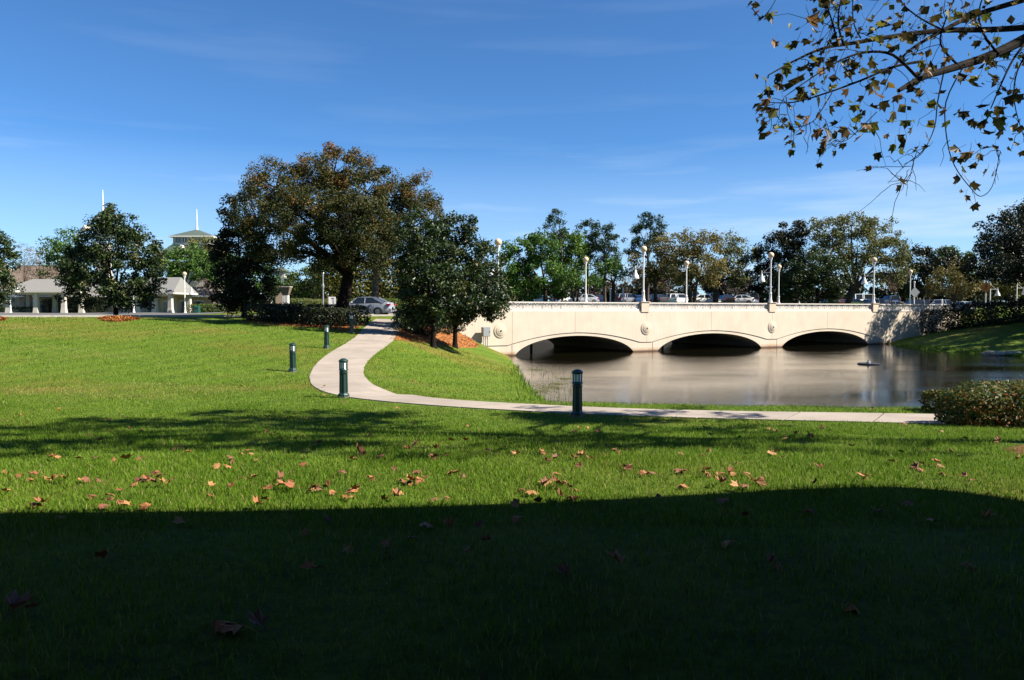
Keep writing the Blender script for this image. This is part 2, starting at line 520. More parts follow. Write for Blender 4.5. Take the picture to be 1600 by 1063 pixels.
leafy("leaf_photinia", [(0.0, (0.020, 0.050, 0.008)), (0.45, (0.075, 0.130, 0.018)), (0.68, (0.19, 0.17, 0.03)), (1.0, (0.55, 0.14, 0.045))], 0.5, 0.25, 0.2)
leafy("leaf_sycamore", [(0.0, (0.042, 0.034, 0.014)), (0.4, (0.102, 0.078, 0.019)), (0.62, (0.132, 0.156, 0.024)), (0.80, (0.240, 0.240, 0.030)), (1.0, (0.312, 0.156, 0.078))], 0.5, 0.35)
leafy("mulch_chip", [(0.0, (0.10, 0.03, 0.01)), (0.5, (0.45, 0.15, 0.03)), (1.0, (0.72, 0.36, 0.11))], 0.8, 0.05)
leafy("leaf_reed", [(0.0, (0.10, 0.12, 0.03)), (1.0, (0.24, 0.23, 0.07))], 0.6, 0.2)
for i, c in enumerate([(0.40, 0.16, 0.045), (0.30, 0.10, 0.03), (0.46, 0.215, 0.07), (0.22, 0.075, 0.03)]):
    plain("dry_leaf_%d" % i, c, 0.7, noise=0.35, nscale=18, bump=0.3, bscale=40)
# ------------------------------------------------------------------ lie of the land
WATER_Z = -1.86
BR_A = math.atan2(F_PX * math.cos(PITCH), 3028 - 800)        # direction in which the bridge recedes
U = np.array([math.cos(BR_A), math.sin(BR_A)])               # along the bridge, away to the right
NRM = np.array([U[1], -U[0]])                                # out of its face, towards the camera
B0 = at_z(800, 556, WATER_Z)[:2]
BR_W = 13.0


def bs(px):
    """distance along the bridge face of what appears in column px"""
    dx = (px - 800) / F_PX
    # B0 + s*U = k*(dx, 1)
    return (dx * B0[1] - B0[0]) / (U[0] - dx * U[1])


def bp(s, t, z):
    """point s along the bridge, t in front of its face"""
    q = B0 + U * s + NRM * t
    return (q[0], q[1], z)


def st_of(x, y):
    dx, dy = x - B0[0], y - B0[1]
    return dx * U[0] + dy * U[1], dx * NRM[0] + dy * NRM[1]


sL, sR = bs(799), bs(1388)
lake = [bp(sL - .9, -25, 0)[:2], bp(sL - .9, -2.6, 0)[:2], bp(sL - .4, 0.3, 0)[:2]]
lake += [tuple(at_z(px, py, WATER_Z)[:2]) for px, py in ((806, 572), (816, 592), (832, 614), (852, 632))]
lake += [(1.9, 26.8), (2.7, 24.2), (3.8, 22.4), (5.5, 21.4), (8.5, 20.9), (12, 20.6), (20, 20.6), (28, 22), (40, 26), (60, 32), (85, 38), (88, 44), (70, 48), (54, 52), (45, 56.5)]
lake += [tuple(at_z(px, py, WATER_Z)[:2]) for px, py in ((1590, 557), (1545, 554), (1490, 550.5), (1440, 546), (1400, 541))]
lake += [bp(sR, 0.2, 0)[:2], bp(sR + .4, -2.6, 0)[:2], bp(sR + 6, -3.2, 0)[:2], bp(sR + 6, -25, 0)[:2]]
LAKE = np.array(lake)


def lake_dist(x, y):
    """signed distance to the shore, positive on land"""
    x = np.asarray(x, float); y = np.asarray(y, float)
    d2 = np.full(x.shape, 1e18); inside = np.zeros(x.shape, bool)
    for i in range(len(LAKE)):
        a, b = LAKE[i], LAKE[(i + 1) % len(LAKE)]
        e = b - a
        t = np.clip(((x - a[0]) * e[0] + (y - a[1]) * e[1]) / (e @ e), 0, 1)
        d2 = np.minimum(d2, (x - a[0] - t * e[0]) ** 2 + (y - a[1] - t * e[1]) ** 2)
        c = ((a[1] > y) != (b[1] > y))
        with np.errstate(divide='ignore', invalid='ignore'):
            xi = a[0] + (y - a[1]) * e[0] / (e[1] if abs(e[1]) > 1e-9 else 1e-9)
        inside ^= c & (x < xi)
    d = np.sqrt(d2)
    return np.where(inside, -d, d)


def ztop(s):
    return 1.3 + 0.38 * sstep(-9, 3, s)


TK = np.array([-400, 2.0, 6, 10, 17, 22, 26, 30, 400])
FK = np.array([1.0, 1.0, 0.87, 0.70, 0.385, 0.17, 0.03, 0.0, 0.0])


def base_z(x, y):
    s, t = st_of(x, y)
    zl = -0.65
    z = zl + (ztop(s) - zl) * np.interp(t, TK, FK)
    z = z + 0.65 * sstep(17.5, 7.5, y)
    z = z + 1.05 * sstep(-20, -38, t) * sstep(-15, 5, x)
    z = z + 0.42 * np.exp(-(((x + 25) / 9) ** 2 + ((y - 88) / 10) ** 2))
    z = z + 0.03 * np.sin(x * 0.35 + 1) * np.sin(y * 0.31) * sstep(5, 20, np.abs(t - 1))
    return z


def ground_z(x, y):
    x = np.asarray(x, float); y = np.asarray(y, float)
    z = base_z(x, y)
    d = lake_dist(x, y)
    D = 1.9 + 5.0 * sstep(19.2, 22.5, y) + 7.0 * sstep(30, 38, x) * sstep(40, 52, y)
    D = 0.25 + (D - 0.25) * sstep(-2.4, -1.0, st_of(x, y)[1])
    k = np.clip(d / D, 0, 1)
    k = 0.8 * k + 0.2 * (k * k * (3 - 2 * k))
    zz = WATER_Z + (z - WATER_Z) * k
    return np.where(d > 0, zz, np.maximum(WATER_Z + 0.5 * d, -4.2))


def on_ground(px, py):
    """the point of the ground seen at px, py"""
    r = ray(px, py)
    k = np.concatenate([np.linspace(1.5, 30, 1500), np.linspace(30, 200, 2500)])
    P = r[None, :] * k[:, None]
    below = EYE + P[:, 2] < ground_z(P[:, 0], P[:, 1])
    i = int(np.argmax(below)) if below.any() else len(k) - 1
    q = P[i]
    return np.array([q[0], q[1], float(ground_z(q[0], q[1]))])


def np_mesh(name, verts, quads, mat, smooth=True):
    me = bpy.data.meshes.new(name)
    nv, nq = len(verts), len(quads)
    w = quads.shape[1]
    me.vertices.add(nv); me.vertices.foreach_set("co", np.ascontiguousarray(verts, np.float32).ravel())
    me.loops.add(nq * w); me.loops.foreach_set("vertex_index", np.ascontiguousarray(quads, np.int32).ravel())
    me.polygons.add(nq); me.polygons.foreach_set("loop_start", np.arange(0, nq * w, w, dtype=np.int32))
    try:
        me.polygons.foreach_set("loop_total", np.full(nq, w, np.int32))
    except Exception:
        pass
    me.polygons.foreach_set("use_smooth", np.full(nq, smooth))
    me.materials.append(mat)
    me.update(calc_edges=True)
    return me


def grid_mesh(name, X, Y, Z, mat):
    h, w = X.shape
    idx = np.arange(h * w).reshape(h, w)
    q = np.stack([idx[:-1, :-1], idx[:-1, 1:], idx[1:, 1:], idx[1:, :-1]], -1).reshape(-1, 4)
    return np_mesh(name, np.stack([X, Y, Z], -1).reshape(-1, 3), q, mat)


ys = np.concatenate([[-3000, -800, -200, -60, -25], np.arange(-12, 2, 1.0), np.arange(2, 30, 0.4), np.arange(30, 72, 0.6), np.arange(72, 150, 2.0), [155, 165, 180, 200, 240, 300, 450, 800, 1600, 3500]])
xs = np.concatenate([[-3500, -1500, -600, -300, -180, -130], np.arange(-100, -40, 2.5), np.arange(-40, 48, 0.6), np.arange(48, 100, 2.0), [110, 130, 180, 300, 600, 1500, 3500]])
GX, GY = np.meshgrid(xs, ys)
ground = link("ground", grid_mesh("ground", GX, GY, ground_z(GX, GY), MATS["lawn"]))
tag(ground, "green mown lawn rolling down to the lake", None, kind="structure")

# water: one sheet following the lake outline, tucked a little under the banks
mb = MB()
cx, cy = LAKE.mean(0)
pts = []
for i in range(len(LAKE)):
    a, b = LAKE[i - 1], LAKE[(i + 1) % len(LAKE)]
    e = b - a; nn = np.array([e[1], -e[0]]) / np.hypot(*e)
    q = LAKE[i] + nn * 1.5
    if lake_dist(*[np.array([v]) for v in q])[0] < 0:
        q = LAKE[i] - nn * 1.5
    pts.append((q[0], q[1], WATER_Z))
mb.add(pts, [tuple(range(len(pts)))])
water = mb.build("water", MATS["water"])
for pl in water.data.polygons:
    if pl.normal.z < 0:
        water.data.flip_normals(); break
tag(water, "calm brown lake water reflecting the cream bridge", None, kind="structure")

# ------------------------------------------------------------------ concrete path
PL = [(588, 499), (576, 507), (566, 516), (556, 527), (535, 541), (517, 551), (502, 562), (490, 574), (482.5, 588), (486, 602), (504, 613), (540, 621.5), (600, 628.5), (700, 636.5), (800, 642.5), (900, 647.5), (1000, 651.5), (1150, 656), (1300, 659.5), (1480, 664), (1700, 670)]
PR = [(628, 500), (626, 508), (622, 518), (616, 531), (602, 542), (588, 551), (577, 561), (569, 573), (567, 585), (578, 599), (604, 611.5), (650, 620.5), (716, 627), (800, 631.5), (880, 635.5), (960, 639), (1050, 641.8), (1180, 644.5), (1320, 646.5), (1490, 649), (1700, 652)]
WL = np.array([on_ground(*p)[:2] for p in PL]); WR = np.array([on_ground(*p)[:2] for p in PR])


def resample(a, b, step):
    c = (a + b) / 2
    L = np.concatenate([[0], np.cumsum(np.hypot(*np.diff(c, axis=0).T))])
    nseg = max(2, int(L[-1] / step))
    t = np.linspace(0, L[-1], nseg + 1)

    def smooth(p):
        q = np.stack([np.interp(t, L, p[:, 0]), np.interp(t, L, p[:, 1])], -1)
        for _ in range(6):
            q[1:-1] = 0.25 * q[:-2] + 0.5 * q[1:-1] + 0.25 * q[2:]
        return q
    return smooth(a), smooth(b)


RA, RB = resample(WL, WR, 0.35)
PATH_C = (RA + RB) / 2
PATH_HW = np.hypot(*(RA - RB).T) / 2


def path_dist(x, y):
    """distance outside the path's edge (negative on the path)"""
    x = np.asarray(x, float); y = np.asarray(y, float)
    best = np.full(x.shape, 1e9)
    for i in range(0, len(PATH_C), 2):
        best = np.minimum(best, np.hypot(x - PATH_C[i, 0], y - PATH_C[i, 1]) - PATH_HW[i])
    return best


def strip_mesh(name, A, B, lift, mat, cross=5, thick=None):
    n = len(A)
    w = np.linspace(0, 1, cross)
    X = A[:, None, 0] * (1 - w) + B[:, None, 0] * w
    Y = A[:, None, 1] * (1 - w) + B[:, None, 1] * w
    Z = ground_z(X, Y) + lift
    if thick:
        X = np.concatenate([X[:, :1], X, X[:, -1:]], 1); Y = np.concatenate([Y[:, :1], Y, Y[:, -1:]], 1)
        Z = np.concatenate([Z[:, :1] - thick, Z, Z[:, -1:] - thick], 1)
        X = np.concatenate([X[:1], X, X[-1:]], 0); Y = np.concatenate([Y[:1], Y, Y[-1:]], 0)
        Z = np.concatenate([Z[:1] - thick, Z, Z[-1:] - thick], 0)
    me = grid_mesh(name, X, Y, Z, mat)
    me.polygons.foreach_set("use_smooth", [False] * len(me.polygons))
    return me


path = link("path", strip_mesh("path", RA, RB, 0.010, MATS["joint"]))
tag(path, "pale concrete footpath curving down from the road to the lake", None, kind="structure")
STEP = 5
for i in range(0, len(RA) - 1, STEP):
    a = RA[i:i + STEP + 1].copy(); b = RB[i:i + STEP + 1].copy()
    if len(a) < 2:
        continue
    for e in (a, b):                                   # leave the joint open at both ends
        d0 = e[1] - e[0]; e[0] += d0 / np.hypot(*d0) * 0.02
        d1 = e[-1] - e[-2]; e[-1] -= d1 / np.hypot(*d1) * 0.02
    link("slab", strip_mesh("slab", a, b, 0.024, MATS["concrete"], thick=0.05), path)

# ------------------------------------------------------------------ road, kerbs, car park
def sheet(name, s0, s1, t0, t1, lift, mat, ns=60, nt=4):
    S, T = np.meshgrid(np.linspace(s0, s1, ns), np.linspace(t0, t1, nt))
    X = B0[0] + U[0] * S + NRM[0] * T; Y = B0[1] + U[1] * S + NRM[1] * T
    Z = np.maximum(ground_z(X, Y), np.where((S > sL - 1) & (S < sR + 1), ztop(S), -9)) + lift
    return link(name, grid_mesh(name, X, Y, Z, mat))


road = sheet("road", -75, 95, -2.6, -10.6, 0.03, MATS["asphalt"], 160)
tag(road, "asphalt road running behind the trees onto the bridge", None, kind="structure")


def rect_sheet(name, x0, x1, y0, y1, lift, mat, n=24):
    X, Y = np.meshgrid(np.linspace(x0, x1, n), np.linspace(y0, y1, n))
    return link(name, grid_mesh(name, X, Y, ground_z(X, Y) + lift, mat))


o = rect_sheet("drive", -80, -30, 58, 103, 0.022, MATS["asphalt"])
tag(o, "asphalt drive in front of the roadside shelters", None, kind="structure")
o = rect_sheet("parking_lot", 4, 75, 108, 190, 0.03, MATS["lot_asphalt"])
tag(o, "dark car park asphalt beyond the bridge", None, kind="structure")
mb = MB()
xs_ = np.linspace(-90, -29, 40)
for a, b in zip(xs_[:-1], xs_[1:]):
    for (y0, y1, z) in ((103.0, 106.0, 0.14),):
        v = []
        for (x, y) in ((a, y0), (b, y0), (b, y1), (a, y1)):
            v.append((x, y, float(ground_z(x, y)) + z))
        v2 = [(p[0], p[1], p[2] - 0.3) for p in v]
        mb.add(v2 + v, [(4, 5, 6, 7), (0, 1, 5, 4), (2, 3, 7, 6)])
o = mb.build("sidewalk", MATS["kerb"])
tag(o, "pale concrete sidewalk and kerb along the shelters", None, kind="structure")


def kerb_line(name, s0, s1, t, mat, label):
    S = np.linspace(s0, s1, int((s1 - s0) / 2) + 2)
    mb = MB()
    for a, b in zip(S[:-1], S[1:]):
        v = []
        for s, tt in ((a, t - .09), (b, t - .09), (b, t + .09), (a, t + .09)):
            p = bp(s, tt, 0); v.append((p[0], p[1], float(max(ground_z(p[0], p[1]), ztop(s) if sL < s < sR else -9)) + 0.13))
        mb.add([(p[0], p[1], p[2] - .25) for p in v] + v, [(4, 5, 6, 7), (0, 1, 5, 4), (1, 2, 6, 5), (2, 3, 7, 6), (3, 0, 4, 7)])
    o = mb.build(name, mat)
    tag(o, label, None, kind="structure")


kerb_line("kerb", -75, 60, -2.5, MATS["kerb"], "pale kerb on the near side of the road")
kerb_line("kerb", -14, 60, -10.7, MATS["kerb"], "pale kerb on the far side of the road")

# ------------------------------------------------------------------ mulch beds
def bed(name, label, poly_px=None, poly=None, lift=0.05):
    P = np.array([on_ground(*p)[:2] for p in poly_px]) if poly is None else np.array(poly)
    c = P.mean(0)
    rings = []
    for k in np.linspace(1, 0.02, 9):
        q = c + (P - c) * k
        # densify
        dq = []
        for i in range(len(q)):
            a, b = q[i], q[(i + 1) % len(q)]
            for w in (0, 1 / 3, 2 / 3):
                dq.append(a * (1 - w) + b * w)
        rings.append(np.array(dq))
    R = np.array(rings)
    m_ = R.shape[1]
    hh = np.minimum(1, (1 - np.linspace(1, 0.02, 9)) * 6) * lift + 0.008
    Z = ground_z(R[..., 0], R[..., 1]) + hh[:, None] - 0.006
    V = np.concatenate([R, Z[..., None]], -1).reshape(-1, 3)
    idx = np.arange(len(V)).reshape(9, m_)
    q = np.stack([idx[:-1], np.roll(idx[:-1], -1, 1), np.roll(idx[1:], -1, 1), idx[1:]], -1).reshape(-1, 4)
    o = link(name, np_mesh(name, V, q, MATS["mulch" if lift > .03 else "soil"]))
    tag(o, label, "mulch", kind="stuff")
    # loose chips and needles lying on the bed
    if lift < .03:
        return P
    r_ = np.random.default_rng(len(label))
    n_ = 2600
    w_ = r_.random((n_, 2)); i_ = r_.integers(0, len(P), n_)
    q_ = c + (P[i_] * w_[:, :1] + P[(i_ + 1) % len(P)] * (1 - w_[:, :1]) - c) * (np.sqrt(w_[:, 1:]) * 1.03)
    z_ = ground_z(q_[:, 0], q_[:, 1]) + lift + r_.uniform(.0, .04, n_)
    a_ = r_.uniform(0, 6.28, n_); s_ = r_.uniform(.04, .13, n_); t_ = r_.normal(0, .4, n_)
    dx, dy, dz = np.cos(a_) * s_, np.sin(a_) * s_, t_ * s_
    V = np.stack([np.stack([q_[:, 0] - dx, q_[:, 1] - dy, z_ - dz], -1), np.stack([q_[:, 0] - dy * .25, q_[:, 1] + dx * .25, z_ + .012], -1), np.stack([q_[:, 0] + dx, q_[:, 1] + dy, z_ + dz], -1), np.stack([q_[:, 0] + dy * .25, q_[:, 1] - dx * .25, z_ + .012], -1)], 1).reshape(-1, 3)
    me = np_mesh("chips", V, np.arange(4 * n_).reshape(-1, 4), MATS["mulch_chip"], False)
    at_ = me.attributes.new("rnd", 'FLOAT', 'FACE'); at_.data.foreach_set("value", r_.random(n_).astype(np.float32))
    link("chips", me, o)["kind"] = "stuff"
    return P


bed("mulch_bed", "orange mulch bed under the magnolias beside the bridge wall", [(622, 512), (613, 531), (640, 533), (680, 538), (715, 544), (742, 544), (749, 540), (738, 531), (712, 518), (690, 508), (650, 502)])
bed("mulch_bed", "shaded orange mulch bed under the large oak", [(372, 502), (420, 508), (470, 511), (510, 513), (545, 519), (561, 512), (572, 503), (520, 499), (450, 499), (400, 499)])
bed("mulch_bed", "round orange mulch ring under the leftmost full magnolia", [(152, 499), (165, 502.5), (185, 503.5), (205, 501.5), (220, 499), (205, 497), (180, 496.3), (163, 497)])
bed("mulch_bed", "orange mulch patch at the far left edge of the lawn", [(-30, 499), (-20, 502), (-4, 502.5), (8, 501), (10, 499), (0, 497.5), (-20, 497.5)])
bed("mulch_bed", "reddish bare soil at the foot of the tree on the right edge", [(1562, 703), (1580, 709), (1630, 716), (1720, 712), (1700, 695), (1620, 694), (1580, 698)], lift=0.02)

# ------------------------------------------------------------------ bridge
bridge = thing("bridge", "cream three-arched road bridge with lattice parapet over the lake", "bridge")
Z0, Z1 = -4.0, 1.62
SL, SRR = bs(700), bs(1500)
arches = [(bs(805), bs(990)), (bs(1028), bs(1190)), (bs(1222), bs(1357))]
RISE = 1.50


def arch_z(s, a, b):
    t = (2 * s - a - b) / (b - a)
    k = 0.985
    e = math.sqrt(max(0, 1 - (k * t) ** 2)); e0 = math.sqrt(1 - k * k)
    return WATER_Z + RISE * (e - e0) / (1 - e0)


poly = [(SL, Z0)]
for a, b in arches:
    poly.append((a, Z0))
    for i in range(41):
        th = math.pi * i / 40
        s = (a + b) / 2 - (b - a) / 2 * math.cos(th)
        poly.append((s, arch_z(s, a, b)))
    poly.append((b, Z0))
poly += [(SRR, Z0), (SRR, Z1), (SL, Z1)]
MB().prism(poly, lambda s, z: bp(s, -BR_W, z), lambda s, z: bp(s, 0, z)).build("arch_barrel", MATS["bridge_stucco"], bridge)

FLAT = WATER_Z + 0.84


def groove(s):
    for a, b in arches:
        m0, m1 = a - 0.15, b + 0.15
        ext = 0.55
        if m0 - ext <= s <= m1 + ext:
            t = abs((2 * s - a - b) / (b - a + 0.3 + 2 * ext))
            return FLAT + (WATER_Z + RISE + 0.27 - FLAT) * (1 - t ** 1.9)
    return FLAT


joints = [SL, bs(800), bs(898), bs(1010), bs(1111), bs(1206), bs(1292), bs(1371), SRR]
for a, b in zip(joints[:-1], joints[1:]):
    a2, b2 = a + 0.012, b - 0.012
    pl_ = [(s, groove(s)) for s in np.linspace(a2, b2, 30)] + [(b2, Z1), (a2, Z1)]
    MB().prism(pl_, lambda s, z: bp(s, 0.002, z), lambda s, z: bp(s, 0.06, z)).build("spandrel_panel", MATS["bridge_stucco"], bridge)
# pier blocks, jointed at one side, under the groove
for px in (800, 1020, 1214, 1384):
    MB().box(bp(bs(px), 0.004, WATER_Z + 0.35), (0.03, 0.02, 0.95), BR_A).build("pier_joint", MATS["joint"], bridge)
MB().lathe([(0.06, 0), (0.06, 0.01)], 10).build("drain_hole", MATS["joint"], bridge)
dh = bridge.children[-1]
dh.matrix_local = Matrix.Translation(bp(bs(781), 0.002, WATER_Z + 0.45)) @ Matrix(((U[0], 0, NRM[0], 0), (U[1], 0, NRM[1], 0), (0, 1, 0, 0), (0, 0, 0, 1)))

# medallions
me_ring = MB().lathe([(0.56, 0), (0.56, 0.05), (0.50, 0.07), (0.40, 0.07), (0.40, 0.10), (0.36, 0.12), (0.27, 0.13), (0.27, 0.12)], 36).mesh("ring", MATS["cream"], True)
me_cup = MB().lathe([(0.27, 0.10), (0.26, 0.14), (0.20, 0.16), (0.1, 0.165)], 28).mesh("disc", MATS["cream"], True)
me_boss = MB().lathe([(0.075, 0.15), (0.075, 0.20), (0.04, 0.22)], 12).mesh("boss", MATS["boss_iron"], True)
FACE = Matrix(((U[0], 0, NRM[0], 0), (U[1], 0, NRM[1], 0), (0, 1, 0, 0), (0, 0, 0, 1)))
for px, py in ((781, 517), (1009, 513), (1206, 511), (1370, 509.5)):
    s = bs(px)
    z = at_y(px, py, B0[1] + U[1] * s)[2]
    md = link("medallion", me_ring, bridge)
    md.matrix_local = Matrix.Translation(bp(s, 0.06, z)) @ FACE
    link("disc", me_cup, md)
    link("boss", me_boss, md)

# parapets
RT = 2.44            # top of the rail
UNIT = 0.92


def lattice_mesh(w, h):
    mb = MB(); e = 0.045

    def bar(a, b, th=0.062):
        mb.bar((a[0], 0, a[1]), (b[0], 0, b[1]), th, 0.05, up=(0, 1, 0))
    x0, x1 = 0.13, w - 0.13
    for x in (0.0, x0, x1, w - 0.0):
        bar((x, 0), (x, h), 0.07)
    bar((x0, 0), (x1, h)); bar((x0, h), (x1, 0))
    xm, zm = (x0 + x1) / 2, h / 2
    bar((xm, 0), (x1, zm)); bar((x1, zm), (xm, h)); bar((xm, h), (x0, zm)); bar((x0, zm), (xm, 0))
    n = 10
    for i in range(n):
        a, b = 2 * math.pi * i / n, 2 * math.pi * (i + 1) / n
        bar((xm + .09 * math.cos(a), zm + .09 * math.sin(a)), (xm + .09 * math.cos(b), zm + .09 * math.sin(b)), 0.045)
    return mb.mesh("lattice_panel", MATS["lattice"])


LAT_H = 0.46
lat_me = lattice_mesh(UNIT, LAT_H)
BASE_Z = RT - 0.12 - LAT_H


def parapet(side_t, pillar_px, s_from, s_to, face_sign, with_px=True):
    ps = sorted(pillar_px)
    th = 0.30
    mbt, mbb = MB(), MB()
    ends = [s_from] + ps + [s_to]
    for i in range(len(ends) - 1):
        a = ends[i] + (0.42 if i > 0 else 0); b = ends[i + 1] - (0.42 if i < len(ends) - 2 else 0)
        mid = (a + b) / 2
        MB().box(bp(mid, side_t, RT - 0.05), (b - a, th, 0.10), BR_A).build("top_rail", MATS["lattice"], bridge)
        MB().box(bp(mid, side_t, (Z1 + BASE_Z) / 2 + 0.02), (b - a, th + 0.02, BASE_Z - Z1 - 0.04), BR_A).build("base_rail", MATS["lattice"], bridge)
        MB().box(bp(mid, side_t, Z1 + 0.02), (b - a, th + 0.14, 0.05), BR_A).build("string_course", MATS["coping"], bridge)
        k = max(1, int(round((b - a) / UNIT)))
        for j in range(k):
            s = a + (b - a) * j / k
            o = link("lattice_panel", lat_me, bridge)
            o.location = bp(s, side_t, BASE_Z); o.rotation_euler = (0, 0, BR_A)
            o.scale = ((b - a) / k / UNIT, 1, 1)
    for s in ps:
        pl = MB().box(bp(s, side_t, (Z1 + RT) / 2), (0.84, 0.62, RT - Z1 + 0.04), BR_A).build("pillar", MATS["cream"], bridge)
        MB().box(bp(s, side_t, RT + 0.055), (0.98, 0.76, 0.07), BR_A).build("cap", MATS["coping"], pl)


near_lamp_px = [780, 1007, 1205.5, 1366.5]
far_lamp_px = [915, 1072, 1216, 1421]


def bs_off(px, t):
    """distance along the bridge at which the line t in front of the face crosses column px"""
    O = B0 + NRM * t
    dx = (px - 800) / F_PX
    return (dx * O[1] - O[0]) / (U[0] - dx * U[1])


near_s = [bs(p) for p in near_lamp_px]
far_s = [bs_off(p, -BR_W + 0.2) for p in far_lamp_px]
parapet(-0.18, near_s, SL + 3.0, bs(1484), 1)
parapet(-BR_W + 0.2, far_s, SL + 8, far_s[-1] + 6, -1)

# retaining wall of the channel behind the bridge, seen through the arches
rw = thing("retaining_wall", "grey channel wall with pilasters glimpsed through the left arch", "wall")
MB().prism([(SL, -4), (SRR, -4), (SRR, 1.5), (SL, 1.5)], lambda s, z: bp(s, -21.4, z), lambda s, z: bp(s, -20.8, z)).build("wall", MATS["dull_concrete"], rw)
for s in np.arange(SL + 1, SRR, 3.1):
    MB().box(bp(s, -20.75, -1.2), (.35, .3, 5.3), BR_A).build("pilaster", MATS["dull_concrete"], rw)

# ------------------------------------------------------------------ lamp posts
def lamp_post(label, loc, h=4.85, arm=None, group=None):
    t = thing("street_lamp", label, "street lamp", loc, 0, group)
    MB().lathe([(0.20, 0), (0.19, 0.12), (0.13, 0.28), (0.11, 0.8), (0.125, 0.83), (0.125, 0.9), (0.085, 0.96)], 14).build("base", MATS["white_paint"], t, True)
    MB().lathe([(0.078, 0.95), (0.062, h - 0.95)], 12).build("pole", MATS["white_paint"], t, True)
    MB().lathe([(0.062, h - 0.97), (0.085, h - 0.92), (0.075, h - 0.86), (0.13, h - 0.68), (0.17, h - 0.56), (0.15, h - 0.53)], 14).build("collar", MATS["white_paint"], t, True)
    MB().sphere((0, 0, h - 0.28), 0.29, 18, 12).build("globe", MATS["globe"], t, True)
    if arm is not None:
        ax, ay, L = arm
        za = h * 0.60
        br = MB()
        br.bar((0, 0, za), (ax * L, ay * L, za), 0.055)
        br.bar((ax * .03, ay * .03, za + 0.62), (ax * (L - 0.25), ay * (L - 0.25), za + 0.02), 0.03)
        br.tube([(ax * L, ay * L, za + 0.22), (ax * L, ay * L, za - 0.15)], 0.045, 8)
        br.build("bracket", MATS["white_paint"], t)
        MB().lathe([(0.06, za - 0.02), (0.09, za - 0.16), (0.16, za - 0.42), (0.28, za - 0.62), (0.32, za - 0.80), (0.325, za - 0.86), (0.28, za - 0.86), (0.1, za - 0.5)], 18, (ax * L, ay * L)).build("bell_shade", MATS["white_paint"], t, True)
    return t


AX = (-NRM[0], -NRM[1], 1.15)
for s, lb in zip(near_s, ("white globe lamp with bell arm on the near parapet, half behind the magnolia",
                          "white globe lamp with bell arm on the near parapet between first and second arches",
                          "white globe lamp with bell arm on the near parapet between second and third arches",
                          "white globe lamp with bell arm on the near parapet, right of the third arch")):
    lamp_post(lb, bp(s, -0.18, RT + 0.085), 4.85, AX, "globe lamps on the bridge")
for s, lb in zip(far_s, ("white globe lamp without arm on the far parapet above the first arch",
                         "white globe lamp without arm on the far parapet above the second arch",
                         "white globe lamp without arm close to the right of a taller bell-armed one",
                         "white globe lamp without arm just left of the diamond sign back")):
    lamp_post(lb, bp(s, -BR_W + 0.2, RT + 0.085), 4.75, None, "globe lamps on the bridge")
# ------------------------------------------------------------------ path bollards
def bollard(label, loc, rz):
    t = thing("bollard_light", label, "bollard", loc, rz, "bollard lights along the path")
    o8 = math.pi / 8
    MB().lathe([(0.165, -0.05), (0.165, 0.035)], 8, rot=o8).build("foot", MATS["bollard_foot"], t)
    MB().lathe([(0.155, 0.03), (0.155, 0.075), (0.135, 0.10), (0.115, 0.12), (0.112, 0.14)], 8, rot=o8).build("base", MATS["bollard_green"], t)
    sh = MB().lathe([(0.105, 0.13), (0.095, 0.66)], 8, rot=o8).build("shaft", MATS["bollard_green"], t)
    rb = MB()
    for k in range(8):
        a = o8 + k * math.pi / 4
        rb.bar((0.105 * math.cos(a), 0.105 * math.sin(a), 0.14), (0.097 * math.cos(a), 0.097 * math.sin(a), 0.66), 0.022)
    rb.build("rib", MATS["bollard_green"], sh)
    MB().lathe([(0.10, 0.65), (0.118, 0.665), (0.118, 0.69), (0.104, 0.70), (0.104, 0.72), (0.125, 0.735), (0.122, 0.76), (0.104, 0.785)], 16).build("collar", MATS["bollard_green"], t, True)
    MB().lathe([(0.098, 0.78), (0.098, 0.965)], 8, rot=o8).build("lantern_pane", MATS["pane_white"], t)
    for k in range(8):
        a = o8 + k * math.pi / 4
        MB().bar((0.105 * math.cos(a), 0.105 * math.sin(a), 0.775), (0.105 * math.cos(a), 0.105 * math.sin(a), 0.97), 0.017).build("lantern_bar", MATS["bollard_green"], t)
    MB().lathe([(0.112, 0.955), (0.13, 0.972), (0.132, 0.99), (0.11, 1.02), (0.065, 1.05), (0.02, 1.06)], 16).build("cap", MATS["bollard_green"], t, True)
    return t


for px, py, lb in ((902, 651.5, "dark shaded bollard light standing in front of the lake"),
                   (537, 621.5, "green bollard light at the inner bend of the path"),
                   (457.5, 581, "green bollard light on the lawn left of the bend"),
                   (510.5, 544.5, "green bollard light on the lawn near the shaded oak bed"),
                   (549.5, 521, "farthest green bollard light at the edge of the oak bed")):
    g = on_ground(px, py)
    bollard(lb, (g[0], g[1], g[2] + 0.01), random.uniform(-.1, .1))

# ------------------------------------------------------------------ utility box by the bridge
s_ = bs(754)
q = bp(s_, 0.55, 0)
t = thing("utility_box", "grey metal electrical box on a post by the bridge wall", "utility box", (q[0], q[1], float(ground_z(q[0], q[1]))), BR_A)
zb = at_y(754, 526, q[1])[2] - t.location.z
MB().box((0, 0, zb + 0.36), (0.62, 0.34, 0.72)).build("cabinet", MATS["grey_metal"], t)
MB().box((0, -0.18, zb + 0.36), (0.56, 0.02, 0.66)).build("door", MATS["grey_metal"], t)
MB().box((0.22, -0.2, zb + 0.36), (0.03, 0.02, 0.12)).build("latch", MATS["black_trim"], t)
for x in (-.16, .0, .16):
    MB().tube([(x, 0.02, -0.3), (x, 0.02, zb + 0.02)], 0.035, 8).build("conduit", MATS["grey_metal"], t, True)

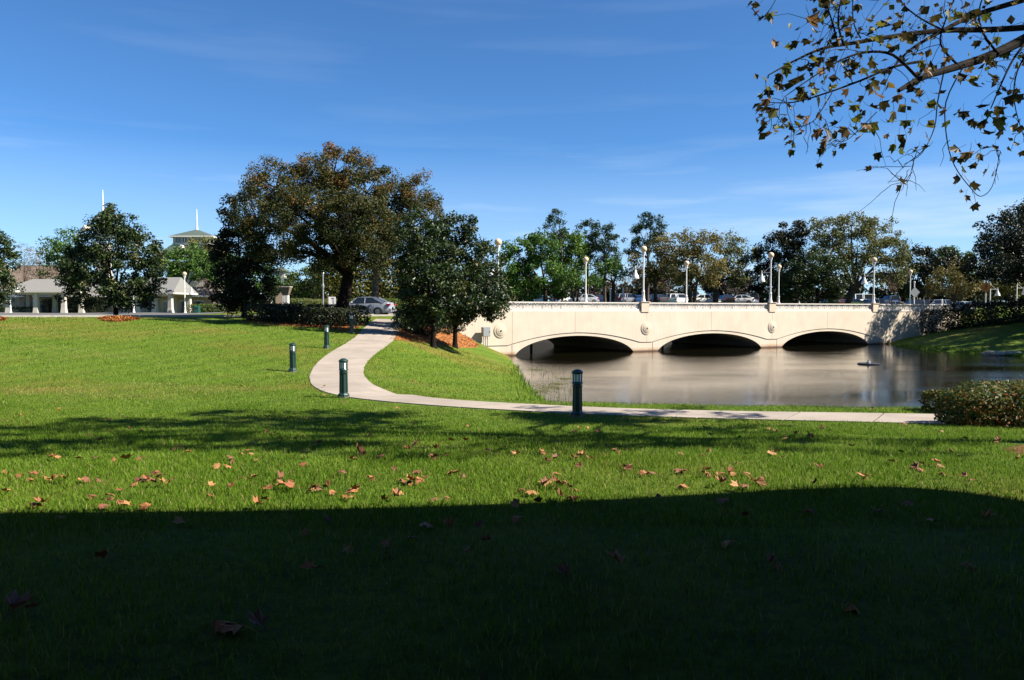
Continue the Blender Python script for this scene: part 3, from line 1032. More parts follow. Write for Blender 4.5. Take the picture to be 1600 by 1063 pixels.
# ------------------------------------------------------------------ cars
def car_meshes(kind):
    """meshes of one car, x forward, origin on the ground under its middle"""
    if kind == "sedan":
        L, W, H = 4.55, 1.74, 1.46
        belt = [(-2.27, .62), (-2.22, .98), (-2.0, 1.03), (-1.5, 1.02), (-1.0, .99), (0, .95), (.8, .93), (1.0, .92), (1.6, .84), (2.0, .74), (2.2, .62), (2.27, .5)]
        gb, gt = (-1.78, 1.02), (-.95, .42)      # cabin foot and roof, rear and front
        wheels = (-1.32, 1.36); wr = .31
    elif kind == "suv":
        L, W, H = 4.7, 1.85, 1.72
        belt = [(-2.35, .6), (-2.33, 1.05), (-2.1, 1.12), (-1.0, 1.1), (0, 1.08), (.9, 1.06), (1.1, 1.05), (1.7, .99), (2.1, .9), (2.28, .72), (2.35, .5)]
        gb, gt = (-2.28, 1.15), (-1.95, .45)
        wheels = (-1.36, 1.40); wr = .36
    else:
        L, W, H = 5.2, 1.95, 1.98
        belt = [(-2.6, .6), (-2.58, 1.05), (-2.3, 1.12), (-1.0, 1.12), (.6, 1.1), (1.3, 1.08), (1.9, .98), (2.3, .86), (2.52, .7), (2.6, .5)]
        gb, gt = (-2.55, 1.55), (-2.4, .75)
        wheels = (-1.5, 1.6); wr = .35
    hw = W / 2
    bx = np.array(belt)
    X = np.linspace(-L / 2 + .005, L / 2 - .005, 34)
    zb = np.interp(X, bx[:, 0], bx[:, 1])
    e = np.abs(X) / (L / 2)
    hwx = hw * (1 - 0.20 * e ** 6 - 0.04 * e ** 2)
    zl = 0.20 + 0.16 * e ** 10
    V = []; F = []
    prof = [(.90, 0), (1.0, .18), (1.0, .50), (.975, .80), (.93, .95), (.82, 1.0), (0, 1.03)]
    sec = [(-a, b) for a, b in prof[:-1]] + [prof[-1]] + [(a, b) for a, b in reversed(prof[:-1])]
    n = len(sec)
    for x, z, w, b0 in zip(X, zb, hwx, zl):
        for a, b in sec:
            V.append((x, a * w, b0 + (z - b0) * b))
    for i in range(len(X) - 1):
        for k in range(n - 1):
            F.append((i * n + k, i * n + k + 1, (i + 1) * n + k + 1, (i + 1) * n + k))
        F.append((i * n + n - 1, i * n, (i + 1) * n, (i + 1) * n + n - 1))
    F.append(tuple(range(n))); F.append(tuple((len(X) - 1) * n + k for k in reversed(range(n))))
    out = dict(body=MB().add(V, F))
    # cabin
    zc = float(np.interp(0, bx[:, 0], bx[:, 1])) - .02
    r0, r1 = gb; t0, t1 = gt
    wb, wt = hw * .92, hw * .70
    zr0, zr1 = float(np.interp(r0, bx[:, 0], bx[:, 1])) - .02, float(np.interp(r1, bx[:, 0], bx[:, 1])) - .02
    zt = H - .06

    def cab(k, wbx=0.0):
        return [(r0, -wb * k, zr0), (r1, -wb * k, zr1), (r1, wb * k, zr1), (r0, wb * k, zr0),
                (t0, -wt * k, zt), (t1, -wt * k, zt), (t1, wt * k, zt), (t0, wt * k, zt)]
    out["window_glass"] = MB().add(cab(1.0), [(3, 2, 1, 0), (4, 5, 6, 7), (0, 1, 5, 4), (1, 2, 6, 5), (2, 3, 7, 6), (3, 0, 4, 7)])
    rf = MB()
    nx, ny = 9, 7
    V, F = [], []
    for i in range(nx):
        u = i / (nx - 1)
        for j in range(ny):
            v = j / (ny - 1) * 2 - 1
            V.append((t0 - .05 + (t1 - t0 + .1) * u, v * (wt + .03), zt - .01 + .07 * (1 - v * v) * (1 - (2 * u - 1) ** 4) + .012))
    for i in range(nx - 1):
        for j in range(ny - 1):
            F.append((i * ny + j, (i + 1) * ny + j, (i + 1) * ny + j + 1, i * ny + j + 1))
    rf.add(V, F)
    for sy in (-1, 1):
        rf.bar((t0 - .04, sy * (wt + .005), zt), (t1 + .04, sy * (wt + .005), zt), .06)
    out["roof"] = rf
    pil = []
    for sy in (-1, 1):
        pil.append(((r1 - .02, sy * (wb - .01), zr1), (t1, sy * wt, zt), .06))
        pil.append(((r0 + .08, sy * (wb - .01), zr0), (t0 + .02, sy * wt, zt), .16 if kind == "sedan" else .12))
        xm = (t0 + t1) / 2 + .02
        pil.append(((xm, sy * wb, zc), (xm, sy * wt, zt), .07))
    if kind != "sedan":
        for sy in (-1, 1):
            pil.append(((-1.1, sy * wb, zc + .05), (-1.05, sy * wt, zt), .09))
    out["pillar"] = [MB().bar(p, q, w, .05, up=(0, 1, 0.2)) for p, q, w in pil]
    out["wheel_arch"] = []; out["tyre"] = []; out["rim"] = []
    for wx in wheels:
        for sy in (-1, 1):
            yy = sy * (hw - .075)
            out["wheel_arch"].append(MB().tube([(wx, yy - .02 * sy, wr), (wx, sy * (hw + .004), wr)], wr * 1.13, 22))
            out["tyre"].append(MB().tube([(wx, yy - .04 * sy, wr), (wx, sy * (hw + .012), wr), (wx, sy * (hw + .02), wr)], [wr, wr, wr * .93], 22))
            rm = MB().tube([(wx, sy * (hw + .0), wr), (wx, sy * (hw + .024), wr)], wr * .64, 18)
            for k in range(5):
                a = k * 2 * math.pi / 5
                rm.bar((wx, sy * (hw + .03), wr), (wx + wr * .6 * math.cos(a), sy * (hw + .03), wr + wr * .6 * math.sin(a)), .06, .02, up=(0, 1, 0))
            out["rim"].append(rm)
    zt_ = .86 if kind == "sedan" else .95
    out["tail_light"] = [MB().box((-L / 2 + .12, sy * hw * .80, zt_), (.26, .26, .15)) for sy in (-1, 1)]
    out["head_light"] = [MB().box((L / 2 - .17, sy * hw * .74, .66), (.26, .30, .13)) for sy in (-1, 1)]
    out["bumper"] = [MB().box((s * (L / 2 - .02), 0, .43), (.16, W * .80, .22)) for s in (-1, 1)]
    out["door_handle"] = [MB().box((x, sy * (hw * .985), .84 if kind == "sedan" else .95), (.20, .05, .035)) for x in (-.75, .25) for sy in (-1, 1)]
    out["mirror"] = [MB().sphere((r1 - .28, sy * (hw + .07), zc + .10), .10, 10, 6, (.7, 1, .75)) for sy in (-1, 1)]
    seams = MB()
    for x in (-.98, .10, 1.05):
        for sy in (-1, 1):
            seams.box((x, sy * (hw - .002), .60), (.014, .012, .50))
    out["door_seam"] = seams
    return out


CAR_CACHE = {}


def car(kind, paint, label, loc, rz, group=None):
    t = thing("car" if kind != "van" else "van", label, "car" if kind != "van" else "van", loc, rz, group)
    key = (kind, paint)
    if key not in CAR_CACHE:
        if kind not in CAR_CACHE:
            CAR_CACHE[kind] = car_meshes(kind)
        pm = MATS["paint_" + paint]
        mat_of = dict(body=pm, window_glass=MATS["car_glass"], roof=pm, pillar=pm, wheel_arch=MATS["black_trim"], tyre=MATS["rubber"], rim=MATS["rim"],
                      tail_light=MATS["tail_light"], head_light=MATS["head_light"], bumper=pm, door_handle=MATS["black_trim"], mirror=pm, door_seam=MATS["black_trim"])
        CAR_CACHE[key] = {k: [b.mesh(k, mat_of[k], k in ("body", "roof", "mirror")) for b in (v if isinstance(v, list) else [v])] for k, v in CAR_CACHE[kind].items()}
    tyres = []
    for k, ms in CAR_CACHE[key].items():
        for i, me in enumerate(ms):
            if k == "rim":
                link(k, me, tyres[i])
            elif k == "door_handle" or k == "door_seam":
                link(k, me, t)
            else:
                o = link(k if k != "tyre" else "wheel", me, t)
                if k == "tyre":
                    tyres.append(o)
    return t


gx, gy = -11.55, 61.4
car("sedan", "silver", "silver sedan driving left on the road behind the path", (gx, gy, float(ground_z(gx, gy)) + 0.035), math.radians(180 - 9))

PARK = [(845, "sedan", "white", 125, 80, "white parked car nearest the dark tree mass left of the bridge lamps"),
        (869, "suv", "grey", 131, 95, "grey parked car left of the white van"),
        (893, "van", "white", 128, 20, "tall white parked van seen above the left parapet"),
        (912, "sedan", "silver", 119, 200, "silver parked car in front of the white van"),
        (936, "sedan", "navy", 127, 92, "dark blue parked car just right of the leftmost armless lamp"),
        (962, "suv", "black", 128, 85, "black parked car behind two short white posts"),
        (984, "suv", "silver", 127, 12, "silver parked car roof left of the first bell lamp"),
        (997, "sedan", "blue", 128, 88, "bright blue parked car left of the first bell lamp"),
        (1020, "suv", "navy", 131, 92, "dark parked car just right of the first bell lamp"),
        (1029, "sedan", "grey", 122, 100, "grey parked car between the first bell lamp and the teal windscreen"),
        (1047, "sedan", "teal", 126, 85, "pale teal parked car left of the second armless lamp"),
        (1061, "suv", "white", 126, 20, "white parked estate car beside the pale teal one"),
        (1085, "suv", "blue", 130, 92, "blue parked car behind the small white one"),
        (1100, "sedan", "white", 117, 8, "small white parked car rising highest above the middle parapet"),
        (1111, "van", "navy", 134, 90, "dark blue parked van behind the small white car"),
        (1133, "sedan", "black", 122, 95, "black parked car right of the small white one"),
        (1155, "sedan", "white", 124, 172, "white parked car with dark windows left of the second bell lamp"),
        (1171, "van", "silver", 138, 90, "pale parked van under the trees left of the second bell lamp"),
        (1295, "sedan", "grey", 118, 185, "grey parked bonnet beside the red car"),
        (1310, "sedan", "red", 119, 85, "bright red parked car seen above the right parapet"),
        (1328, "sedan", "navy", 122, 170, "dark blue parked car right of the red one"),
        (1358, "suv", "black", 117, 190, "large black parked car behind the third bell lamp"),
        (1352, "van", "white", 133, 10, "white parked van roof behind the large black car"),
        (1380, "sedan", "silver", 119, 160, "silver parked car right of the third bell lamp"),
        (1393, "sedan", "champagne", 117, 175, "pale parked car bonnet left of the rightmost armless lamp"),
        (1389, "suv", "blue", 136, 90, "blue parked car among pale ones right of the third bell lamp"),
        (1426, "suv", "black", 118, 182, "black parked car directly behind the diamond sign post"),
        (1462, "suv", "silver", 121, 175, "silver parked car right of the diamond sign post"),
        (1503, "sedan", "white", 126, 100, "white parked car half lost in the right-hand bushes")]
for px, kind, paint, Y, deg, lb in PARK:
    X = (px - 800) / F_PX * Y
    car(kind, paint, lb, (X, Y, float(ground_z(X, Y)) + 0.035), math.radians(deg), "cars in the car park beyond the bridge")

# ------------------------------------------------------------------ shelters by the drive
def shelter(name, label, X, Y, rz, LX, LY, eave, ridge, nx, group, gable=False):
    g = float(ground_z(X, Y)) + 0.1
    t = thing(name, label, "shelter", (X, Y, g), rz, group)
    ov = 0.9
    a, b = LX / 2 + ov, LY / 2 + ov
    rl = max(0.3, a - b * (0.2 if gable else 0.85))
    V = [(-a, -b, eave), (a, -b, eave), (a, b, eave), (-a, b, eave), (-rl, 0, ridge), (rl, 0, ridge)]
    MB().add(V, [(0, 1, 5, 4), (1, 2, 5), (2, 3, 4, 5), (3, 0, 4), (3, 2, 1, 0)]).build("roof", MATS["shingle"], t)
    for (p, q) in (((-a, -b), (a, -b)), ((a, -b), (a, b)), ((a, b), (-a, b)), ((-a, b), (-a, -b))):
        MB().bar((p[0], p[1], eave - 0.10), (q[0], q[1], eave - 0.10), 0.06, 0.22).build("fascia", MATS["stucco"], t)
    MB().box((0, 0, eave - 0.02), (LX + 0.6, LY + 0.6, 0.02)).build("soffit", MATS["white_paint"], t)
    MB().box((0, -LY / 2, eave - 0.32), (LX, 0.28, 0.36)).build("beam", MATS["stucco"], t)
    MB().box((0, LY / 2, eave - 0.32), (LX, 0.28, 0.36)).build("beam", MATS["stucco"], t)
    for i in range(nx):
        x = -LX / 2 + LX * i / (nx - 1)
        for y in (-LY / 2, LY / 2):
            MB().frustum((x, y), (0.78, 0.78), (0.56, 0.56), -0.3, 0.75).frustum((x, y), (0.56, 0.56), (0.50, 0.50), 0.75, eave - 0.14).build("post", MATS["stucco"], t)
            MB().bar((x, y, eave - 0.9), (x + 0.55, y, eave - 0.35), 0.12).build("brace", MATS["stucco"], t)
    return t


D = 112.0
K = D / F_PX
shelter("roadside_shelter", "grey hip-roofed roadside shelter right of the leftmost full magnolia", (262 - 800) * K - 1.5, D, math.radians(-6), 7.0, 5.0, 2.85, 5.1, 4, "roadside shelters", True)
shelter("roadside_shelter", "grey hip-roofed roadside shelter left of the leftmost full magnolia", (66 - 800) * K, D + 1, math.radians(3), 7.6, 5.0, 3.1, 4.9, 3, "roadside shelters")
# low building behind the shelters
g = float(ground_z(-60, 124))
t = thing("low_building", "low grey-roofed pinkish building behind the roadside shelters", "building", (-62, 125, g), 0)
MB().box((0, 0, 1.3), (30, 6, 2.7)).build("wall", MATS["pink_stucco"], t)
MB().add([(-16, -4.2, 2.75), (16, -4.2, 2.75), (16, 4.2, 2.75), (-16, 4.2, 2.75), (-12.5, 0, 4.3), (12.5, 0, 4.3)], [(0, 1, 5, 4), (1, 2, 5), (2, 3, 4, 5), (3, 0, 4), (3, 2, 1, 0)]).build("roof", MATS["shingle"], t)
MB().box((0, -4.22, 2.68), (32.1, 0.08, 0.2)).build("fascia", MATS["white_paint"], t)
for x in (-13, -9.5, -3.0, 3.2, 5.8, 8.4, 11.0, 13.2):
    w = MB().box((x, -3.02, 1.0), (1.5, 0.08, 1.9)).build("window", MATS["dark_window"], t)
    MB().box((x, -3.07, 1.98), (1.66, 0.06, 0.10)).build("frame", MATS["white_paint"], w)

# tall brown-roofed building at the far left
g = 1.5
X0 = (62 - 800) * 165 / F_PX
t = thing("large_building", "large brown-roofed building behind bare trees at the far left", "building", (X0, 168, g), 0)
MB().box((0, 0, 2.0), (13, 10, 4.0)).build("wall", MATS["pink_stucco"], t)
MB().add([(-8, -6, 4), (8, -6, 4), (8, 6, 4), (-8, 6, 4), (-7.4, 2, 10), (7.4, 2, 10)], [(0, 1, 5, 4), (1, 2, 5), (2, 3, 4, 5), (3, 0, 4), (3, 2, 1, 0)]).build("roof", MATS["brown_roof"], t)
MB().box((0, 2, 10.02), (15, 0.3, 0.2)).build("ridge_cap", MATS["kerb"], t)
for x in (-4, 0, 4):
    w = MB().box((x, -5.02, 2.0), (1.4, 0.08, 1.8)).build("window", MATS["dark_window"], t)
    MB().box((x, -5.06, 1.0), (1.6, 0.12, 0.12)).build("sill", MATS["white_paint"], w)


def spire_tower(label, px, Y, zz, ws=1.0):
    k = Y / F_PX
    X = (px - 800) * k
    z = lambda py: EYE + (486 - py) * k
    t = thing("spire_tower", label, "tower", (X, Y, 1.5), 0)
    h = lambda py: z(py) - 1.5
    MB().box((0, 0, (h(410 + zz)) / 2), (74 * k * ws, 40 * k * ws, h(410 + zz))).build("wall", MATS["stucco"], t)
    MB().frustum((0, 0), (106 * k * ws, 76 * k * ws), (56 * k * ws, 44 * k * ws), h(404 + zz), h(384 + zz)).build("lower_roof", MATS["green_roof"], t)
    d = MB().add([(-17 * k, -36 * k, h(396 + zz)), (-5 * k, -36 * k, h(396 + zz)), (-11 * k, -36 * k, h(386 + zz)), (-11 * k, -20 * k, h(386 + zz)), (-17 * k, -22 * k, h(392 + zz)), (-5 * k, -22 * k, h(392 + zz))], [(0, 1, 2), (0, 2, 3, 4), (1, 5, 3, 2)]).build("dormer", MATS["stucco"], t)
    MB().box((0, 0, (h(385 + zz) + h(371 + zz)) / 2), (56 * k * ws, 44 * k * ws, h(371 + zz) - h(385 + zz))).build("cupola", MATS["stucco"], t)
    MB().box((0, 0, h(384 + zz)), (58 * k * ws, 46 * k * ws, 2.2 * k)).build("ledge", MATS["white_paint"], t)
    for i in range(-2, 3):
        w = MB().box((i * 10 * k * ws, -22.2 * k * ws, h(377.5 + zz)), (6 * k * ws, 0.1, 6 * k)).build("window", MATS["dark_window"], t)
        MB().box((i * 10 * k * ws, -22.3 * k * ws, h(377.5 + zz)), (0.8 * k, 0.12, 6 * k)).build("mullion", MATS["white_paint"], w)
    MB().frustum((0, 0), (66 * k * ws, 54 * k * ws), (4 * k * ws, 3 * k * ws), h(372 + zz), h(360 + zz)).build("roof", MATS["green_roof"], t)
    MB().box((0, 0, h(372.5 + zz)), (67 * k * ws, 55 * k * ws, 2 * k)).build("eave", MATS["white_paint"], t)
    MB().lathe([(2.2 * k, h(361 + zz)), (1.2 * k, h(353 + zz)), (0.9 * k, h(340 + zz)), (0.5 * k, h(328 + zz))], 8).build("spire", MATS["white_paint"], t, True)


spire_tower("white cupola with green hip roof and spire rising behind the oaks", 310, 165, 0)
spire_tower("white spire tip poking up behind the leftmost full magnolia", 164.5, 150, -30, .28)
# small turret seen through the trees
k = 130 / F_PX
t = thing("turret", "small white turret with green roof glimpsed between the dark trees", "tower", ((440 - 800) * k, 130, 1.5), 0)
hz = lambda py: EYE + (486 - py) * k - 1.5
MB().box((0, 0, hz(440) / 2), (1.5, 1.3, hz(440))).build("wall", MATS["pink_stucco"], t)
MB().frustum((0, 0), (3.2, 2.8), (1.6, 1.4), hz(445), hz(434)).build("lower_roof", MATS["green_roof"], t)
MB().box((0, 0, (hz(434) + hz(424)) / 2), (1.5, 1.3, hz(424) - hz(434))).build("lantern", MATS["stucco"], t)
MB().frustum((0, 0), (2.3, 2.1), (0.3, 0.3), hz(424), hz(417)).build("roof", MATS["green_roof"], t)

# gatepost column with flared capital, planter, sign, poles
p = at_y(447, 484, 84.0); gz = float(ground_z(p[0], 84.0))
t = thing("gate_column", "white fluted column with flared brown capital beyond the drive", "column", (p[0], 84.0, gz))
MB().box((0, 0, 0.06), (0.85, 0.85, 0.25)).build("plinth", MATS["stucco"], t)
MB().box((0, 0, 0.95), (0.56, 0.56, 1.6)).build("shaft", MATS["white_paint"], t)
for x in (-.24, -.08, .08, .24):
    MB().box((x, -0.29, 0.95), (0.08, 0.06, 1.5)).build("flute", MATS["white_paint"], t)
MB().frustum((0, 0), (0.62, 0.62), (1.1, 1.1), 1.75, 2.6).build("capital", MATS["brown_roof"], t)
MB().box((0, 0, 2.65), (1.15, 1.15, 0.1)).build("cap", MATS["kerb"], t)

p = at_y(432, 484, 83.0)
t = thing("planter_pot", "large terracotta planter pot beside the fluted column", "planter", (p[0], 83.0, float(ground_z(p[0], 83.0))))
MB().lathe([(0.30, -0.05), (0.42, 0.55), (0.50, 0.56), (0.50, 0.68), (0.43, 0.68), (0.40, 0.6)], 20).build("pot", MATS["terracotta"], t, True)
MB().lathe([(0.40, 0.6), (0.3, 0.66)], 14).build("soil", MATS["bark_dark"], t)

p = at_y(519, 481, 66.0)
t = thing("notice_sign", "white upright notice board just left of the large oak trunk", "sign", (p[0], 66.0, float(ground_z(p[0], 66.0))), math.radians(8))
zs = [at_y(514, y, 66.0)[2] - t.location.z for y in (482, 464)]
MB().box((0, 0, (zs[0] + zs[1]) / 2), (0.58, 0.10, zs[1] - zs[0])).build("panel", MATS["white_paint"], t)
MB().box((-0.33, 0, (zs[0] + zs[1]) / 2), (0.06, 0.14, zs[1] - zs[0] + 0.06)).build("edge", MATS["brown_roof"], t)
for x in (-.18, .18):
    MB().box((x, 0, zs[0] / 2), (0.08, 0.08, zs[0] + .3)).build("leg", MATS["grey_metal"], t)
for i, (x, zz, w, h_) in enumerate(((0.05, .86, .22, .10), (.10, .72, .16, .05), (.12, .62, .10, .05), (.02, .62, .06, .05), (.10, .50, .14, .06), (.13, .38, .07, .10))):
    MB().box((x * 1.1, -0.053, zs[0] + (zs[1] - zs[0]) * zz), (w * 1.1, 0.006, h_)).build("lettering", MATS["sign_blue_ink"], t)

p = at_y(505, 481, 65.0)
t = thing("street_pole", "slim grey pole with a pale cap in front of the clipped hedge", "pole", (p[0], 65.0, float(ground_z(p[0], 65.0))))
zt_ = at_y(505, 427, 65)[2] - t.location.z
MB().lathe([(0.06, -.1), (0.05, zt_)], 10).build("shaft", MATS["grey_metal"], t)
MB().lathe([(0.05, zt_ * .62), (0.10, zt_ * .66), (0.10, zt_ * .72), (0.05, zt_ * .76)], 10).build("collar", MATS["grey_metal"], t, True)
MB().sphere((0, 0, zt_), 0.10, 10, 7).build("cap", MATS["white_paint"], t, True)

p = at_y(305.5, 487, 106.0)
t = thing("litter_bin", "dark green litter bin beside the right-hand shelter", "bin", (p[0], 106.5, float(ground_z(p[0], 106.5))))
MB().frustum((0, 0), (0.62, 0.62), (0.66, 0.66), 0.05, 0.95).build("body", MATS["bin_green"], t)
MB().frustum((0, 0), (0.72, 0.72), (0.5, 0.5), 0.95, 1.12).build("lid", MATS["bin_green"], t)
MB().box((0, -0.335, 0.8), (0.4, 0.03, 0.14)).build("flap", MATS["black_trim"], t)

# lamps away from the bridge
for px, Y, hpx, arm, lb in ((289.5, 108, 425, (1, 0, .95), "white globe lamp with bell arm beside the right-hand shelter"),
                            (17, 109, 419, (1, 0, .95), "white globe lamp by the far left magnolia, head hidden in leaves"),
                            (209.5, 107.5, 440, None, "white lamp pole half hidden behind the leftmost full magnolia"),
                            (1546, 101, 430, (1, 0, .95), "white lamp with bell arm above the dark hedge, beside the orange sign"),
                            (1587.5, 101, 427, (1, 0, .95), "white lamp with bell arm above the dark hedge at the right edge")):
    X = (px - 800) / F_PX * Y
    z = float(ground_z(X, Y)) + 0.1
    lamp_post(lb, (X, Y, z), at_y(px, hpx, Y)[2] - z, arm, "globe lamps away from the bridge")
for px, top in ((953.5, 450), (973.5, 450)):
    Y = 112; X = (px - 800) / F_PX * Y; z = float(ground_z(X, Y))
    t = thing("short_post", "%s of two short white capped posts in the car park" % ("left" if px < 960 else "right"), "post", (X, Y, z), 0, "short white posts in the car park")
    h = at_y(px, top, Y)[2] - z
    MB().lathe([(0.11, 0), (0.09, h - .3)], 10).build("shaft", MATS["white_paint"], t)
    MB().lathe([(0.10, h - .3), (0.17, h - .2), (0.15, h - .05), (0.05, h)], 10).build("head", MATS["white_paint"], t, True)

# signs on the right
Y = 99.0
X = (1427.5 - 800) / F_PX * Y; z = float(ground_z(X, Y))
t = thing("road_sign", "grey back of a diamond road sign on a white post with finial", "sign", (X, Y, z), math.radians(6))
h = at_y(1427, 440, Y)[2] - z
MB().lathe([(0.075, -.1), (0.065, h - .25)], 10).build("post", MATS["white_paint"], t)
MB().lathe([(0.065, h - .26), (0.12, h - .2), (0.12, h - .14), (0.06, h - .1), (0.15, h - .05), (0.1, h)], 10).build("finial", MATS["white_paint"], t, True)
zc = at_y(1427, 457, Y)[2] - z
MB().prism([(-.68, 0), (0, -.68), (.68, 0), (0, .68)], lambda a, b: (a, -0.13, zc + b), lambda a, b: (a, -0.09, zc + b)).build("panel", MATS["grey_metal"], t)
Y = 98.0
X = (1539 - 800) / F_PX * Y; z = float(ground_z(X, Y))
t = thing("road_sign", "orange diamond pedestrian crossing sign above the dark hedge", "sign", (X, Y, z), math.radians(-12))
MB().lathe([(0.075, -.1), (0.065, at_y(1539, 440, Y)[2] - z)], 10).build("post", MATS["white_paint"], t)
MB().lathe([(0.065, at_y(1539, 439, Y)[2] - z), (0.14, at_y(1539, 438, Y)[2] - z), (0.10, at_y(1539, 436, Y)[2] - z)], 10).build("finial", MATS["white_paint"], t, True)
zc = at_y(1539, 449, Y)[2] - z
MB().prism([(-.72, 0), (0, -.72), (.72, 0), (0, .72)], lambda a, b: (a, -0.10, zc + b), lambda a, b: (a, -0.13, zc + b)).build("panel", MATS["sign_orange"], t)
fig = MB()
fig.tube([(0.02, -.14, zc + .36), (0.02, -.15, zc + .36)], .07, 10)
for a, b in (((0.02, .26), (-.02, -.02)), ((-.02, -.02), (.14, -.34)), ((-.02, -.02), (-.16, -.32)), ((0.02, .22), (.18, .02)), ((0.02, .22), (-.16, .06))):
    fig.bar((a[0], -.14, zc + a[1]), (b[0], -.14, zc + b[1]), .075, .01, up=(0, 1, 0))
fig.build("walking_figure", MATS["sign_ink"], t)
for px in (1471, 1484, 1492):
    Y = 92.0; X = (px - 800) / F_PX * Y; z = float(ground_z(X, Y))
    t = MB().lathe([(0.07, -.1), (0.07, 0.95), (0.09, 0.97), (0.04, 1.05)], 8).build("marker_post", MATS["white_paint"], None, True)
    t.location = (X, Y, z + .35 - (px - 1471) * .02)
    tag(t, {1471: "leftmost", 1484: "middle", 1492: "rightmost"}[px] + " of three small white posts at the end of the parapet", "post", "small posts at the parapet end")

# fountain float, rock ledge, drain
p = at_z(1357, 569.5, WATER_Z)
t = thing("fountain_float", "dark floating fountain ring on the lake", "fountain", (p[0], p[1], WATER_Z))
MB().lathe([(0.25, -0.06), (0.66, -0.02), (0.70, 0.05), (0.62, 0.09), (0.2, 0.07)], 20).build("float", MATS["solar"], t, True)
MB().lathe([(0.14, 0.05), (0.12, 0.16), (0.06, 0.20), (0.05, 0.30)], 12).build("nozzle", MATS["grey_metal"], t, True)
rr = np.random.default_rng(5)
for px, w, lb in ((1555, 1.6, "pale flat rock at the water's edge of the right bank, left of a dark gap"), (1583, 1.4, "pale flat rock at the right bank, right of a dark gap")):
    p = at_z(px, 555.5, WATER_Z)
    bm = bmesh.new(); bmesh.ops.create_icosphere(bm, subdivisions=3, radius=1)
    for v in bm.verts:
        v.co = Vector((v.co.x * w * .55, v.co.y * .7, v.co.z * .24)) * (1 + 0.18 * math.sin(v.co.x * 7 + px) * math.sin(v.co.y * 5) + rr.normal(0, .02))
    me = bpy.data.meshes.new("rock"); bm.to_mesh(me); bm.free(); me.materials.append(MATS["rock"])
    o = link("rock", me, None, (p[0], p[1] + .25, WATER_Z + .12))
    tag(o, lb, "rock", "rocks at the right bank")

# ------------------------------------------------------------------ people
def person(label, loc, rz, shirt, trousers, lean=0.0):
    t = thing("person", label, "person", loc, rz)

    def skin(name, verts, edges, rad, mat):
        me = bpy.data.meshes.new(name)
        me.from_pydata(verts, edges, [])
        o = link(name, me, t)
        md = o.modifiers.new("skin", 'SKIN'); md.use_smooth_shade = True
        for i, r in enumerate(rad):
            me.skin_vertices[0].data[i].radius = r if isinstance(r, tuple) else (r, r)
        me.skin_vertices[0].data[0].use_root = True
        sb = o.modifiers.new("sub", 'SUBSURF'); sb.levels = 1; sb.render_levels = 1
        me.materials.append(mat)
        return o
    V = [(0, 0, .95), (0, 0, 1.15), (0, lean * .3, 1.38), (0, lean * .35, 1.50), (0, lean * .4 - .02, 1.60), (0, lean * .4 - .02, 1.72),
         (.19, lean * .3, 1.40), (.25, -.02, 1.15), (.22, -.16, .98), (.21, -.22, .92), (-.19, lean * .3, 1.40), (-.25, .0, 1.15), (-.24, -.06, .92), (-.24, -.09, .84),
         (.10, 0, .88), (.11, -.02, .50), (.11, .02, .08), (.12, -.12, .04), (-.10, 0, .88), (-.12, .03, .50), (-.12, .05, .08), (-.13, -.09, .04)]
    E = [(0, 1), (1, 2), (2, 3), (3, 4), (4, 5), (2, 6), (6, 7), (7, 8), (8, 9), (2, 10), (10, 11), (11, 12), (12, 13), (0, 14), (14, 15), (15, 16), (16, 17), (0, 18), (18, 19), (19, 20), (20, 21)]
    R = [(.15, .11), (.14, .10), (.15, .11), .055, (.075, .09), (.07, .085), .06, .045, .035, .03, .06, .045, .035, .03, .085, .06, .04, .035, .085, .06, .04, .035]
    skin("body", V, E, R, MATS["skin"])
    k = [0, 1, 2, 6, 7, 8, 10, 11, 12]
    mp_ = {a: i for i, a in enumerate(k)}
    skin("shirt", [V[a] for a in k], [(mp_[a], mp_[b]) for a, b in E if a in mp_ and b in mp_], [(tuple(c * 1.18 for c in R[a]) if isinstance(R[a], tuple) else R[a] * 1.3) for a in k], MATS[shirt])
    k = [0, 14, 15, 16, 18, 19, 20]
    mp_ = {a: i for i, a in enumerate(k)}
    skin("trousers", [V[a] for a in k], [(mp_[a], mp_[b]) for a, b in E if a in mp_ and b in mp_], [(tuple(c * 1.12 for c in R[a]) if isinstance(R[a], tuple) else R[a] * 1.3) for a in k], MATS[trousers])
    MB().sphere((0, lean * .4 + .015, 1.70), .115, 12, 8, (.9, 1, .95)).build("hair", MATS["hair_dark"], t, True)
    return t


p = at_y(236.5, 490, 110.0)
person("person in pale blue shirt and dark trousers standing under the right-hand shelter", (p[0], 109.5, float(ground_z(p[0], 109.5)) + .08), math.radians(180), "shirt_blue", "trousers_dark", -.1)
X = (1442 - 800) / F_PX * 112
person("person in grey top walking among the parked cars by the diamond sign", (X, 112, float(ground_z(X, 112)) + .03), math.radians(90), "shirt_grey", "trousers_dark")
p = at_y(420.5, 484, 92.0)
person("person in blue jeans standing left of the terracotta pot", (p[0], 92.0, float(ground_z(p[0], 92.0))), math.radians(20), "shirt_white", "jeans")
